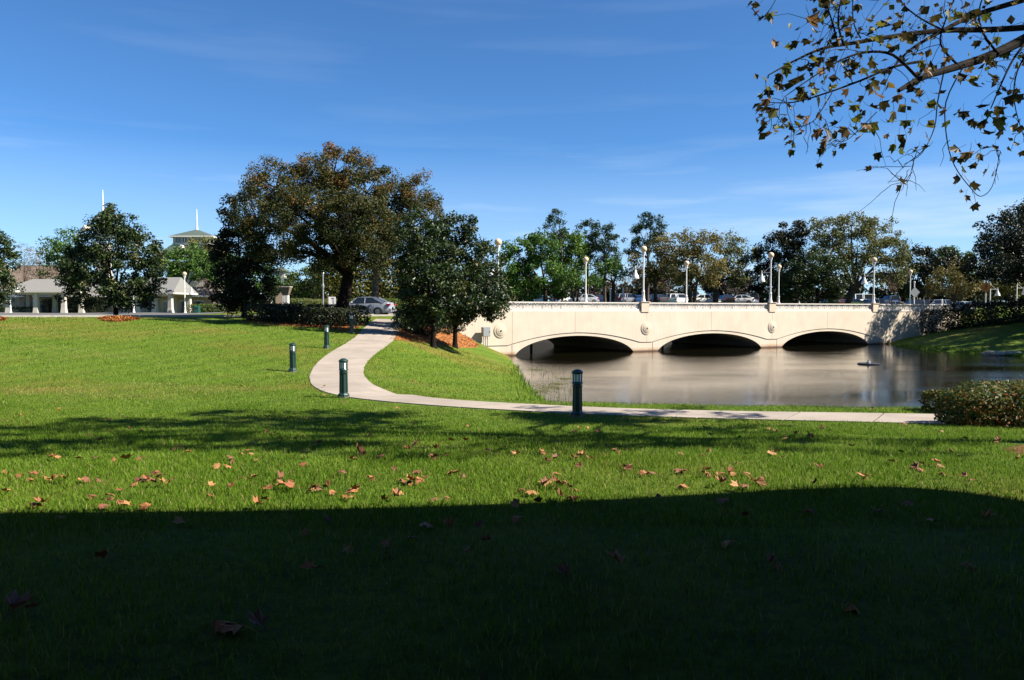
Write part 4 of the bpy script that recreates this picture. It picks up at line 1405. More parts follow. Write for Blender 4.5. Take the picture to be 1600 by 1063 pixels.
# ------------------------------------------------------------------ foliage
def leaf_cloud(name, pos, nrm, size, mat, rnd, aspect=0.55, fold=0.12, rng=RNG):
    N = len(pos)
    nrm = nrm / (np.linalg.norm(nrm, axis=1, keepdims=True) + 1e-9)
    tv = rng.normal(size=(N, 3))
    tv -= (tv * nrm).sum(1, keepdims=True) * nrm
    tv /= np.linalg.norm(tv, axis=1, keepdims=True) + 1e-9
    bv = np.cross(nrm, tv)
    s = size[:, None]
    V = np.stack([pos - tv * s * .5, pos + bv * s * .5 * aspect + nrm * s * fold, pos + tv * s * .5, pos - bv * s * .5 * aspect + nrm * s * fold], 1).reshape(-1, 3)
    q = np.arange(4 * N).reshape(N, 4)
    me = np_mesh(name, V, q, mat, False)
    at = me.attributes.new("rnd", 'FLOAT', 'FACE')
    at.data.foreach_set("value", np.clip(rnd, 0, 1).astype(np.float32))
    return me


def clump_leaves(rng, centers, n_per, rad, size, tone, spread=0.16, flat=0.75, up=0.5):
    M = len(centers)
    c = np.repeat(centers, n_per, 0)
    d = rng.normal(size=(M * n_per, 3)); d /= np.linalg.norm(d, axis=1, keepdims=True) + 1e-9
    r = rng.random(M * n_per) ** 0.45
    R = np.repeat(rad, n_per) if hasattr(rad, '__len__') else rad
    off = d * (r * R)[:, None] * np.array([1, 1, flat])
    pos = c + off
    nrm = d * 0.8 + rng.normal(size=d.shape) * 0.75 + np.array([0, 0, up])
    sz = size * rng.uniform(0.6, 1.35, M * n_per)
    rnd = np.repeat(tone, n_per) + rng.normal(0, spread, M * n_per)
    return pos, nrm, sz, rnd


def px_lobes(Y, lobes):
    """crown lobes measured in the picture (column, row, half width, half height[, metres nearer]) turned into metres"""
    out = []
    for lb in lobes:
        px, py, rx, ry = lb[:4]
        y = Y + (lb[4] if len(lb) > 4 else 0)
        c = at_y(px, py, y)
        k = y / F_PX
        out.append((c[0], c[1], c[2], rx * k, 0.5 * (rx + ry) * k * 0.95, ry * k))
    return out


def tree(name, label, base, lobes, trunk_r, fork, leaf, mat, bark="bark", cov=1.0, clump=0.75, seed=1, group=None, tone=None, aspect=.55, trunks=1, lean=(0, 0), n_branch=60, up=.5, flat=.75, spread=.16, inner=0.5, per=None):
    rng = np.random.default_rng(seed)
    base = np.array(base, float)
    t = thing(name, label, "tree", base, 0, group)
    L = np.array(lobes)
    L[:, :3] -= base
    cs, tones = [], []
    area = L[:, 3] * L[:, 5]
    n_leaf_tot = 0
    for i, lb in enumerate(L):
        surf = 4 * math.pi * ((lb[3] * lb[4]) ** 1.6 / 3 + (lb[3] * lb[5]) ** 1.6 / 3 + (lb[4] * lb[5]) ** 1.6 / 3) ** (1 / 1.6)
        nl = cov * 2.5 * surf / leaf ** 2
        nc = max(6, int(surf / (clump ** 2 * 2.6)))
        d = rng.normal(size=(nc, 3)); d /= np.linalg.norm(d, axis=1, keepdims=True)
        r = inner + (1 - inner) * rng.random(nc) ** 0.55
        r *= 1 + 0.10 * rng.normal(size=nc)
        p = lb[:3] + d * r[:, None] * lb[3:6]
        keep = np.ones(nc, bool)
        for j, l2 in enumerate(L):
            if j != i:
                keep &= (((p - l2[:3]) / l2[3:6]) ** 2).sum(1) > 0.35
        p = p[keep]
        cs.append(p)
        n_leaf_tot += nl * len(p) / nc
        h = (p[:, 2] - L[:, 2].min()) / (np.ptp(L[:, 2]) + L[:, 5].max() + 1e-6)
        tones.append((tone(p, h, rng) if tone else 0.42 + 0.13 * rng.normal(size=len(p))))
    C = np.concatenate(cs); TN = np.concatenate(tones)
    n_per = per or max(5, int(n_leaf_tot / max(1, len(C))))
    pos, nrm, sz, rnd = clump_leaves(rng, C, n_per, clump * rng.uniform(.65, 1.3, len(C)), leaf, TN, spread, flat, up)
    zmin = 0.12
    ok = pos[:, 2] > zmin
    crown = link("crown", leaf_cloud("crown", pos[ok], nrm[ok], sz[ok], MATS[mat], rnd[ok], aspect, rng=rng), t)
    # wood
    mb = MB()
    heads = []
    for k in range(trunks):
        off = np.array([0.35 * (k - (trunks - 1) / 2), 0.1 * k, 0])
        top = np.array([lean[0] + off[0] * 2.2, lean[1], fork])
        pts = [off + np.array([0, 0, -0.3])]
        for u in (0.06, 0.2, 0.5, 0.8, 1.0):
            pts.append(off * (1 - u) + top * u + np.array([0.06, 0.05, 0]) * math.sin(u * 5 + seed) * fork * .12 * (u < 1))
        mb.tube(pts, [trunk_r * 1.7, trunk_r * 1.25, trunk_r * 1.0, trunk_r * .9, trunk_r * .85, trunk_r * .8], 10)
        heads.append(top)
    nodes, rads = [], []
    for i, lb in enumerate(L):
        h = heads[i % len(heads)]
        e = lb[:3] + np.array([0, 0, -0.1 * lb[5]])
        m_ = (h + e) / 2 + np.array([0, 0, 0.18 * np.linalg.norm(e - h) * .5]) + rng.normal(0, .12, 3)
        pts = [h + (e - h) * 0 - np.array([0, 0, .05]), h * .6 + m_ * .4 + np.array([0, 0, .05]), m_, m_ * .4 + e * .6, e]
        rr = trunk_r * np.array([.62, .5, .38, .26, .16]) * (0.75 + 0.25 * (lb[3] / L[:, 3].max()))
        mb.tube(pts, rr, 7)
        for q_, r_ in zip(pts[1:], rr[1:]):
            nodes.append(q_); rads.append(r_)
    nodes = np.array(nodes)
    sel = rng.choice(len(C), min(n_branch, len(C)), replace=False)
    for i in sel:
        e = C[i]
        dd = np.linalg.norm(nodes - e, axis=1) + 0.6 * np.maximum(0, nodes[:, 2] - e[2])
        j = int(np.argmin(dd))
        a = nodes[j]
        m_ = (a + e) / 2 + rng.normal(0, .06, 3) * np.linalg.norm(e - a)
        r0 = min(rads[j] * .6, trunk_r * .22)
        mb.tube([a, m_, e], [r0, r0 * .6, r0 * .25], 5)
    mb.build("trunk", MATS[bark], t, True)
    return t


def rust_top(p, h, rng):
    return 0.21 + 0.52 * np.clip(h, 0, 1) ** 1.3 + 0.16 * rng.normal(size=len(p))


def gp(px, py):
    return on_ground(px, py)


# the large oak and its neighbours
Y = 48.5
tree("oak_tree", "largest oak with rusty-tipped crown and dark leaning trunk", (at_y(531, 490, Y)[0], Y, float(ground_z(at_y(531, 490, Y)[0], Y))),
     px_lobes(Y, [(432, 290, 46, 40), (520, 270, 62, 44, 1), (572, 298, 38, 42), (402, 338, 38, 50, -1), (470, 335, 60, 44, -3.5), (548, 345, 62, 46, -4), (498, 392, 54, 34, -3.5), (585, 352, 40, 44), (428, 388, 40, 32), (565, 400, 42, 34, -1), (500, 320, 70, 50, 3)]),
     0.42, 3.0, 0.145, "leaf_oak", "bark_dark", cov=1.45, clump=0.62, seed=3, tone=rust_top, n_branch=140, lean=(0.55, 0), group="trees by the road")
Y = 74.0
tree("oak_tree", "oak with rusty top behind the silver car, pale trunk over its roof", (at_y(583, 478, Y)[0], Y, float(ground_z(at_y(583, 478, Y)[0], Y))),
     px_lobes(Y, [(655, 302, 32, 32), (618, 300, 32, 36), (600, 350, 50, 45), (655, 345, 40, 45), (570, 370, 46, 40), (635, 385, 50, 35)]),
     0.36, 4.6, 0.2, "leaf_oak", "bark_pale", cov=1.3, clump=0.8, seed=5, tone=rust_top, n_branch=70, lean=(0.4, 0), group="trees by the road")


def mag(label, bx, by, Y, lobes, seed, tr=.16, cov=1.9, fork=1.0, leaf=.20, trunks=1, mat="leaf_magnolia"):
    X = at_y(bx, by, Y)[0]
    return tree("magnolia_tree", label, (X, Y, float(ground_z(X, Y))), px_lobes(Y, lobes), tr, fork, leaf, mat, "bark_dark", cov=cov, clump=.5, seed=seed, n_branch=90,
                tone=lambda p, h, rng: 0.36 + 0.2 * rng.normal(size=len(p)), spread=.22, aspect=.5, trunks=trunks, group="magnolias on the lawn", up=.7)


mag("broad magnolia standing alone on the left with a mulch ring", 181, 498, 52.5, [(185, 352, 38, 36), (165, 385, 46, 36), (212, 392, 40, 40), (180, 425, 62, 40), (132, 418, 44, 36), (230, 430, 24, 34), (150, 455, 46, 26), (205, 460, 40, 24)], 7)
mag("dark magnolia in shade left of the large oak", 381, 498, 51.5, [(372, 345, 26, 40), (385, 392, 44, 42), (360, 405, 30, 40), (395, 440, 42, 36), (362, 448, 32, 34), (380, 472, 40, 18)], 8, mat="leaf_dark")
mag("magnolia cut off by the left edge of the picture", -14, 497, 50.0, [(-20, 380, 34, 34), (-6, 415, 34, 32), (-18, 450, 44, 26)], 9)
mag("dense glossy magnolia with its trunk by the path's mulch bed", 677, 531, 43.0, [(655, 372, 42, 42), (672, 408, 46, 36), (645, 435, 36, 34), (690, 450, 40, 30), (646, 474, 34, 24), (680, 485, 36, 16), (640, 500, 24, 12)], 10, tr=.15, trunks=1, fork=1.3)
mag("dense glossy magnolia leaning over the left end of the bridge", 711, 526, 47.0, [(712, 368, 38, 36), (738, 400, 38, 38), (715, 428, 46, 36), (762, 442, 34, 38, -1.5), (730, 470, 48, 28, -2), (774, 474, 22, 20, -3), (695, 395, 40, 40), (750, 484, 34, 14, -3.5), (700, 492, 36, 12, -2.5)], 11, tr=.15, fork=1.2)

# left background
def bt(name, label, px, Y, lobes, leaf, mat, seed, tr=.3, fork=3.0, cov=.8, clump=1.0, group="trees in the background", **kw):
    leaf *= 1.25; cov *= 1.9 if kw.get("aspect", 1) > .3 else 1.3
    X = (px - 800) / F_PX * Y
    return tree(name, label, (X, Y, float(ground_z(X, Y))), px_lobes(Y, lobes), tr, fork, leaf, mat, kw.pop("bark", "bark"), cov=cov, clump=clump, seed=seed, group=group, **kw)


bt("oak_tree", "loose grey-green oak behind the left side of the lone magnolia", 100, 118, [(92, 392, 26, 24), (112, 385, 24, 28), (95, 420, 30, 26), (122, 410, 24, 30)], .30, "leaf_green", 21, cov=.6)
bt("oak_tree", "small multi-stemmed tree between the posts of the left shelter", 45, 116.5, [(44, 452, 16, 10), (52, 447, 14, 9)], .25, "leaf_olive", 22, tr=.22, fork=1.6, cov=.5, trunks=2, clump=.7)
bt("oak_tree", "round yellow-green oak behind the right-hand shelter", 285, 124, [(285, 412, 38, 22), (262, 425, 26, 18), (310, 420, 30, 24), (300, 400, 26, 18)], .28, "leaf_green", 23, cov=.9, fork=2.6)
bt("oak_tree", "tall olive oak half covering the white cupola", 322, 140, [(318, 388, 24, 20), (335, 400, 24, 26), (345, 420, 22, 30)], .30, "leaf_olive", 24, cov=.7, fork=4)
for i, (px, py, rx, ry, lb) in enumerate(((38, 400, 16, 16, "bare rusty tree above the left end of the left shelter"), (62, 402, 16, 16, "bare brown tree before the large roof at far left"), (50, 428, 26, 14, "low bare reddish tree over the left shelter's roof"), (88, 426, 18, 15, "bare brown tree touching the lone magnolia's left side"))):
    bt("bare_tree", lb, px, 136, [(px, py, rx, ry), (px + 6, py + 12, rx * .9, ry * .8)], .34, "twig_brown", 30 + i, cov=.75, aspect=.16, fork=2.5, n_branch=70, tr=.18, bark="bark_pale")
bt("bare_tree", "pinkish leafless shrub tree right of the right-hand shelter", 328, 118, [(322, 450, 16, 14), (338, 455, 16, 12)], .3, "twig_pink", 35, cov=.8, aspect=.16, fork=1.0, tr=.1, n_branch=60, bark="bark_pale")
bt("oak_tree", "dark leafy tree filling the gap behind the dark magnolia", 400, 122, [(395, 425, 40, 30), (430, 455, 14, 12), (360, 430, 34, 30)], .3, "leaf_green", 36, cov=.8)
bt("oak_tree", "green tree with low boughs behind the notice board", 490, 96, [(480, 440, 34, 18), (515, 432, 40, 26), (460, 452, 22, 12)], .24, "leaf_hedge", 37, cov=.9, fork=2.2)

# behind the bridge
G2 = "trees beyond the bridge"
bt("broad_tree", "dense dark green tree just right of the magnolias, beyond the bridge", 852, 112, [(812, 400, 28, 26), (845, 388, 30, 26), (812, 432, 30, 26), (850, 425, 34, 30), (792, 420, 18, 26), (875, 440, 26, 24), (820, 455, 28, 14)], .30, "leaf_green", 41, cov=1.1, group=G2, fork=2.2)
bt("broad_tree", "bright green tree between the thin pine and the pine pair", 897, 122, [(890, 378, 24, 22), (872, 395, 22, 22), (900, 405, 26, 26), (878, 420, 24, 22)], .30, "leaf_bright", 42, cov=.85, group=G2, trunks=2)
bt("broad_tree", "small feathery tree with spreading trunks behind the leftmost armless lamp", 899, 110, [(890, 432, 26, 14), (910, 436, 24, 12), (925, 440, 16, 9)], .24, "leaf_green", 43, cov=.5, group=G2, trunks=2, fork=1.4, tr=.2)


def pine(label, px, Y, lobes, seed, tr=.22, cov=.85):
    cov *= 2.4
    top = min(l[1] for l in lobes)
    X = (px - 800) / F_PX * Y
    z0 = float(ground_z(X, Y))
    fork = at_y(px, top + 14, Y)[2] - z0
    return tree("pine_tree", label, (X, Y, z0), px_lobes(Y, lobes), tr, fork * .62, .42, "leaf_pine", "bark_pale", cov=cov, clump=.75, seed=seed, group=G2, aspect=.30, n_branch=40, inner=.35)


pine("tall thin pine with sparse tufts standing above its neighbours", 878, 120, [(872, 331, 7, 5), (862, 340, 6, 5), (858, 351, 9, 7), (873, 352, 10, 12), (866, 364, 14, 8), (876, 372, 12, 10)], 51, .16, .7)
pine("dark rounded pine behind the leftmost armless lamp", 918, 124, [(913, 354, 10, 9), (925, 354, 14, 11), (920, 375, 20, 16), (930, 395, 20, 16), (912, 400, 16, 18)], 52)
pine("pine with feathery right side, right of the leftmost armless lamp", 945, 122, [(947, 362, 12, 10), (955, 375, 12, 10), (943, 385, 16, 14), (958, 398, 12, 14), (945, 415, 18, 16)], 53)
pine("large spreading pine behind the first bell-armed lamp", 1012, 126, [(1018, 345, 18, 12), (1000, 360, 14, 12), (1032, 358, 14, 12), (1010, 375, 20, 14), (985, 385, 12, 12), (988, 400, 12, 10)], 54, .26)
bt("bright_tree", "light green feathery low foliage right of the pine pair", 958, 114, [(955, 425, 22, 16), (940, 432, 16, 14), (968, 420, 12, 16)], .28, "leaf_green", 55, cov=.7, group=G2)
for i, (px, lb) in enumerate(((935, "pinkish bare tree behind the parked cars left of the first bell lamp"), (978, "pinkish bare tree behind the two short white posts"), (1040, "pinkish bare tree behind the first bell lamp's right side"), (880, "pinkish bare tree low behind the white van"), (1150, "pinkish bare tree left of the second bell lamp"))):
    bt("bare_tree", lb, px, 140, [(px, 446, 22, 14), (px + 10, 436, 16, 10)], .34, "twig_pink", 60 + i, cov=.6, aspect=.16, group=G2, fork=1.6, tr=.16, n_branch=60, bark="bark_pale")
bt("autumn_oak", "bronze oak just right of the first bell lamp", 1024, 112, [(1045, 385, 26, 24), (1020, 408, 30, 24), (1060, 410, 26, 26), (1005, 430, 26, 18), (1045, 435, 30, 16)], .26, "leaf_autumn", 71, cov=.62, group=G2, fork=3.0)
bt("autumn_oak", "olive-bronze oak with spreading trunk behind the second armless lamp", 1082, 108, [(1085, 378, 26, 20), (1110, 388, 22, 22), (1085, 412, 36, 24), (1060, 425, 26, 20), (1112, 425, 26, 22)], .26, "leaf_autumn", 72, cov=.55, group=G2, fork=2.6, trunks=2)
bt("autumn_oak", "olive oak between the second armless lamp and second bell lamp", 1118, 112, [(1140, 382, 24, 20), (1150, 410, 24, 24), (1125, 430, 28, 22), (1160, 430, 18, 20)], .26, "leaf_olive", 73, cov=.6, group=G2, fork=3.2, tr=.42)
bt("dark_oak", "dark oak left of the big olive oak, behind the second bell lamp", 1215, 112, [(1240, 365, 26, 20), (1222, 385, 30, 24), (1195, 400, 24, 26), (1225, 420, 36, 26), (1190, 435, 24, 24)], .26, "leaf_dark", 74, cov=1.0, group=G2)
bt("glossy_magnolia", "glossy dark magnolia low in front of the big olive oak", 1270, 104, [(1265, 420, 36, 30), (1300, 430, 26, 30), (1240, 440, 30, 26), (1285, 452, 34, 18), (1215, 452, 24, 18)], .24, "leaf_magnolia", 75, cov=1.15, group=G2, tr=.2, fork=.8, up=.8)
bt("autumn_oak", "big broad olive oak with leaning trunk near the third bell lamp", 1318, 110, [(1290, 360, 32, 24), (1330, 352, 34, 20), (1370, 365, 34, 24), (1395, 392, 30, 24), (1340, 385, 46, 28), (1365, 418, 40, 24), (1400, 425, 22, 18), (1300, 395, 34, 26)], .26, "leaf_olive", 76, cov=.62, group=G2, fork=3.0, tr=.42, lean=(1.4, 0), n_branch=120)
bt("dark_oak", "dark green oak behind the diamond sign", 1450, 128, [(1440, 405, 26, 20), (1470, 405, 28, 20), (1450, 432, 34, 24), (1420, 435, 22, 22)], .30, "leaf_dark", 77, cov=.95, group=G2)
bt("broad_tree", "green tree top right of the dark oak behind the diamond sign", 1492, 140, [(1480, 402, 20, 14), (1505, 408, 20, 14), (1495, 428, 30, 20)], .32, "leaf_green", 78, cov=.9, group=G2)
bt("autumn_oak", "brownish bushy tree over the parked cars right of the diamond sign", 1490, 106, [(1480, 440, 26, 20), (1505, 430, 22, 22), (1515, 450, 20, 14), (1465, 452, 18, 12)], .22, "leaf_autumn", 79, cov=.6, group=G2, fork=1.2, tr=.18)
bt("bare_tree", "leafless straw-coloured shrub tree right of the third bell lamp", 1390, 116, [(1385, 440, 14, 16), (1400, 448, 12, 12)], .3, "twig_brown", 80, cov=.7, aspect=.18, group=G2, fork=1.0, tr=.12, bark="bark_pale")
bt("hedge_tree", "yellowish leafy tree behind the lamps at the right edge", 1580, 116, [(1570, 445, 26, 18), (1600, 445, 26, 20), (1545, 455, 18, 12)], .24, "leaf_gold_hedge", 81, cov=.9, group=G2, fork=1, tr=.2)
# big shade tree at the right edge
Y = 74.0
X = 55.0
tree("dark_oak", "large dark oak overhanging the right bank at the picture's edge", (X, Y, float(ground_z(X, Y))),
     px_lobes(Y, [(1600, 362, 42, 40), (1560, 395, 44, 28), (1628, 400, 60, 50, 3), (1530, 415, 36, 22), (1590, 425, 60, 24, -3), (1680, 380, 70, 60), (1660, 420, 60, 36, -5), (1560, 418, 50, 28, 6), (1620, 400, 50, 40, 9), (1700, 400, 60, 50, 9), (1590, 360, 50, 36, 7), (1730, 400, 70, 50, -8), (1790, 395, 80, 60, -3), (1760, 385, 70, 50, -13), (1850, 400, 80, 60, -10)]) + [(58, 77, 8.5, 5, 5, 3.2), (63, 82, 9, 5, 5, 3.5), (66, 73, 8.5, 5, 5, 3.2), (57, 70, 7.5, 4, 4, 2.8), (56, 84, 9.0, 4, 4, 3)],
     .5, 4.2, .26, "leaf_dark", "bark_dark", cov=1.2, clump=.8, seed=90, n_branch=110, group="trees on the right bank")

# far line of woods closing the background
rng = np.random.default_rng(77)
cpos, crad, ctone = [], [], []
for X in np.arange(-200, 300, 2.2):
    Y = 182 + rng.uniform(-6, 10)
    hgt = rng.uniform(3.5, 7.5) if -150 < X < -20 else rng.uniform(5, 9.5)
    for k in range(9):
        cpos.append((X + rng.normal(0, 1.8), Y + rng.normal(0, 2), 1.5 + hgt * rng.random())); crad.append(rng.uniform(1.2, 2.2)); ctone.append(rng.normal(.4, .18))
pos, nrm, sz, rnd = clump_leaves(rng, np.array(cpos), 55, np.array(crad), 1.15, np.array(ctone))
o = link("distant_wood", leaf_cloud("distant_wood", pos, nrm, sz, MATS["leaf_dark"], rnd))
tag(o, "dark line of distant woods closing the background", "woods", kind="stuff")

# ------------------------------------------------------------------ hedges and shrubs
def hedge(name, label, segs, leaf, mat, seed, n, cat="hedge", group=None, tone=.45, clump=.35, shade_wood=True):
    """segs: boxes (x, y, z0, sx, sy, h, rz) with rounded tops filled with leaves on their skins"""
    rng = np.random.default_rng(seed)
    base = (segs[0][0], segs[0][1], segs[0][2])
    t = thing(name, label, cat, base, 0, group)
    P, N = [], []
    for (x, y, z0, sx, sy, h, rz) in segs:
        m_ = int(n / len(segs))
        # points spread evenly over a box skin, corners rounded off, some leaves deeper in
        ar = np.array([sy * h, sx * h, sx * sy])
        ax_ = rng.choice(3, m_, p=ar / ar.sum())
        q_ = rng.uniform(-1, 1, (m_, 3))
        q_[np.arange(m_), ax_] = rng.choice([-1.0, 1.0], m_)
        q_ /= (np.abs(q_) ** 5).sum(1, keepdims=True) ** .2
        d = np.sign(q_) * np.abs(q_) ** 3
        rr_ = 1 + 0.05 * np.sin(q_[:, :1] * 9 + seed) * np.cos(q_[:, 1:2] * 7) - 0.30 * rng.random((m_, 1)) ** 3
        q_ = q_ * rr_
        lx, ly, lz = q_[:, 0] * sx / 2, q_[:, 1] * sy / 2, h * (0.5 + 0.5 * q_[:, 2])
        ca, sa = math.cos(rz), math.sin(rz)
        P.append(np.stack([x + ca * lx - sa * ly - base[0], y + sa * lx + ca * ly - base[1], z0 + lz - base[2]], -1))
        N.append(np.stack([ca * d[:, 0] - sa * d[:, 1], sa * d[:, 0] + ca * d[:, 1], d[:, 2] + .3], -1))
    P = np.concatenate(P); N = np.concatenate(N)
    P += rng.normal(0, leaf * .35, P.shape)
    ph = np.sin(P[:, 0] * 2.1 + seed) * np.sin(P[:, 1] * 1.7) * np.sin(P[:, 2] * 3 + 1)
    rnd = tone + .16 * ph + rng.normal(0, .2, len(P))
    link("foliage", leaf_cloud("foliage", P, N + rng.normal(0, .55, N.shape), leaf * rng.uniform(.6, 1.4, len(P)), MATS[mat], rnd, .6, rng=rng), t)
    mb = MB()
    for (x, y, z0, sx, sy, h, rz) in segs:
        for k in range(6):
            a = rng.uniform(-.35, .35, 2)
            bx_, by_ = x - base[0] + a[0] * sx * .8, y - base[1] + a[1] * sy * .8
            mb.tube([(bx_, by_, z0 - base[2] - .1), (bx_ + rng.normal(0, .05), by_, z0 - base[2] + h * .4), (bx_ + rng.normal(0, .12), by_ + rng.normal(0, .1), z0 - base[2] + h * .8)], [.03, .022, .008], 5)
    mb.build("stem", MATS["bark_dark"], t)["kind"] = "stuff"
    return t


# shaded shrubs under the big oak and beside the path
def shrub_row(label, pts, leaf, mat, seed, n, h, w, name="shrub", group="dark shrubs under the trees"):
    segs = []
    for (px, py) in pts:
        g = on_ground(px, py)
        segs.append((g[0], g[1] + w * .4, g[2] - .05, w * 1.15, w, h, 0.2))
    hedge(name, label, segs, leaf, mat, seed, n, "shrub", group)


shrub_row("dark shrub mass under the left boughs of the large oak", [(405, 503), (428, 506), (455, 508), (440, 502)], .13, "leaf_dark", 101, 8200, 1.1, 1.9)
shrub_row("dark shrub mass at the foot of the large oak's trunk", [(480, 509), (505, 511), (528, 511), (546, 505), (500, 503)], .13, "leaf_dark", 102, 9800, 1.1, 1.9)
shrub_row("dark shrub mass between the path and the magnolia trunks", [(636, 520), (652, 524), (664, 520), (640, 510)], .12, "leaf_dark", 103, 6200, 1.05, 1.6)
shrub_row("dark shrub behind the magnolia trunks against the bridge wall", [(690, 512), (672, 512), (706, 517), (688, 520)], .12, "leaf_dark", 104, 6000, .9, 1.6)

# hedges beyond the road
def hpx(px, Y, z0=None):
    X = (px - 800) / F_PX * Y
    return X, Y, (float(ground_z(X, Y)) - .05 if z0 is None else z0)


x, y, z = hpx(578, 80)
hedge("tall_hedge", "tall gold-green hedge behind the silver car", [(x, y, z, 11.5, 2.2, 5.6, 0.1)], .27, "leaf_gold_hedge", 110, 13000, group="hedges beyond the road")
x, y, z = hpx(512, 70)
hedge("clipped_hedge", "pale rounded clipped hedge left of the large oak trunk", [(x, y, z, 4.2, 2.2, 1.45, 0.1)], .11, "leaf_clipped", 111, 9500, group="hedges beyond the road")
x, y, z = hpx(560, 72)
x2, y2, z2 = hpx(612, 73)
hedge("clipped_hedge", "green and pale clipped hedge right behind the silver car", [(x, y, z, 3.6, 2.0, 1.5, 0.1), (x2, y2, z2, 3.4, 2.0, 1.45, .1)], .12, "leaf_hedge", 112, 11000, group="hedges beyond the road")
x, y, z = hpx(334, 112)
hedge("clipped_hedge", "green clipped hedge right of the right-hand shelter", [(x, y, z, 7.5, 1.4, 1.35, 0)], .18, "leaf_hedge", 113, 5200, group="hedges by the shelters")
x, y, z = hpx(20, 115)
hedge("clipped_hedge", "low green hedge behind the left shelter's posts", [(x, y, z, 7, 1.4, 1.0, 0)], .18, "leaf_hedge", 114, 2400, group="hedges by the shelters")
x, y, z = hpx(112, 117)
hedge("clipped_hedge", "black-green shaded hedge between shelter and lone magnolia", [(x, y, z, 9, 1.6, 2.2, 0)], .2, "leaf_dark", 115, 6000, group="hedges by the shelters")
x, y, z = hpx(465, 92)
hedge("clipped_hedge", "yellow-green low hedge right of the fluted column", [(x, y, z, 3.4, 1.2, 1.5, 0)], .16, "leaf_clipped", 116, 1800, group="hedges by the shelters")
# low hedge along the far side of the deck and the car park
x0, y0, _ = bp(bs_off(1310, -22), -22, 0)
hedge("clipped_hedge", "green hedge top showing over the right parapet", [(x0, y0, float(ground_z(x0, y0)) - .2, 12, 1.4, 1.35, BR_A)], .18, "leaf_green", 117, 4200, group="hedges by the car park")
# right bank hedge
segs = []
for px, Y, top in ((1478, 86, 484), (1512, 83, 476), (1548, 81, 473), (1588, 79, 472), (1632, 78, 472), (1680, 77, 473)):
    X = (px - 800) / F_PX * Y
    z = float(ground_z(X, Y)) - .2
    segs.append((X, Y, z, 5.2, 3.0, at_y(px, top, Y)[2] - z, -.35))
hedge("dark_hedge", "long dark hedge along the top of the right bank", segs, .17, "leaf_dark", 118, 26000, group=None)

# photinia by the path
segs = []
for px, py, w, h, dy in ((1568, 667, 2.0, .74, .3), (1515, 666, .9, .60, .3), (1650, 670, 1.6, .78, .3), (1482, 652, .8, .50, .9), (1570, 655, 1.9, .74, 1.0), (1670, 655, 1.5, .78, 1.0)):
    g = on_ground(px, py)
    segs.append((g[0] * (1 + dy / g[1]), g[1] + dy, g[2] - .05, w, 1.2, h, 0.05))
hedge("shrub", "red-tipped glossy shrub beside the path at the right edge", segs, .07, "leaf_photinia", 119, 21000, "shrub", tone=.52)

# ------------------------------------------------------------------ sycamore over the right corner
rng = np.random.default_rng(202)
TX, TY = 8.3, 11.0
TZ = float(ground_z(TX, TY))
syc = thing("sycamore_tree", "sycamore with dry and yellowing leaves hanging in from the upper right", "tree", (TX, TY, TZ))
OFF = np.array([TX, TY, TZ])
wood = MB()


def curve(pxs, y0, y1, r0, r1, n=6):
    m_ = len(pxs)
    P = [at_y(p[0], p[1], y0 + (y1 - y0) * i / (m_ - 1)) - OFF for i, p in enumerate(pxs)]
    # catmull-rom
    Q = []
    for i in range(m_ - 1):
        p0, p1, p2, p3 = P[max(i - 1, 0)], P[i], P[i + 1], P[min(i + 2, m_ - 1)]
        for u in np.linspace(0, 1, 5)[:-1]:
            Q.append(.5 * ((2 * p1) + (-p0 + p2) * u + (2 * p0 - 5 * p1 + 4 * p2 - p3) * u * u + (-p0 + 3 * p1 - 3 * p2 + p3) * u ** 3))
    Q.append(P[-1])
    rr = np.linspace(r0, r1, len(Q))
    wood.tube(Q, rr, n)
    return np.array(Q)


trunk = [(0, 0, -.3), (0, 0, .1), (.02, .03, 1.2), (-.05, .05, 3.0), (.05, .0, 4.6), (0, .1, 6.5), (.1, .1, 8.5), (0, .2, 10.5)]
wood.tube(trunk, [.36, .27, .22, .20, .17, .13, .09, .05], 12)
tw = []
tw.append(curve([(1760, 10), (1660, 30), (1600, 62), (1545, 88), (1490, 106), (1440, 122), (1404, 142)], 10.4, 8.6, .085, .022, 8))
tw.append(curve([(1740, 20), (1650, 38), (1560, 46), (1470, 48), (1390, 58), (1330, 68), (1285, 76), (1240, 96), (1200, 118)], 10.4, 8.2, .045, .006))
tw.append(curve([(1700, -30), (1600, 0), (1520, 25), (1460, 55), (1420, 80), (1390, 112)], 10.2, 8.9, .04, .010))
tw.append(curve([(1432, 120), (1395, 86), (1352, 82), (1310, 96), (1268, 122), (1225, 152)], 8.7, 8.0, .018, .004))
tw.append(curve([(1440, 96), (1395, 105), (1345, 126), (1290, 146), (1240, 160), (1197, 160)], 8.8, 8.0, .016, .004))
tw.append(curve([(1300, 145), (1285, 170), (1270, 190), (1245, 199), (1220, 190), (1209, 165)], 8.3, 8.0, .006, .003, 5))
tw.append(curve([(1370, 175), (1345, 200), (1325, 218), (1308, 221), (1298, 205)], 8.5, 8.3, .005, .003, 5))
tw.append(curve([(1475, 112), (1465, 160), (1460, 200), (1440, 240), (1412, 257)], 8.9, 8.6, .009, .003, 5))
tw.append(curve([(1432, 238), (1425, 262), (1420, 281), (1408, 284)], 8.7, 8.6, .004, .003, 5))
tw.append(curve([(1505, 105), (1478, 160), (1480, 220), (1492, 260), (1515, 292), (1532, 307), (1550, 292), (1560, 250), (1557, 228)], 9.2, 8.8, .008, .003, 5))
tw.append(curve([(1600, 70), (1582, 95), (1565, 130), (1548, 170)], 9.6, 9.2, .016, .006))
tw.append(curve([(1310, 72), (1302, 40), (1292, 5), (1290, -30)], 8.5, 8.2, .011, .004))
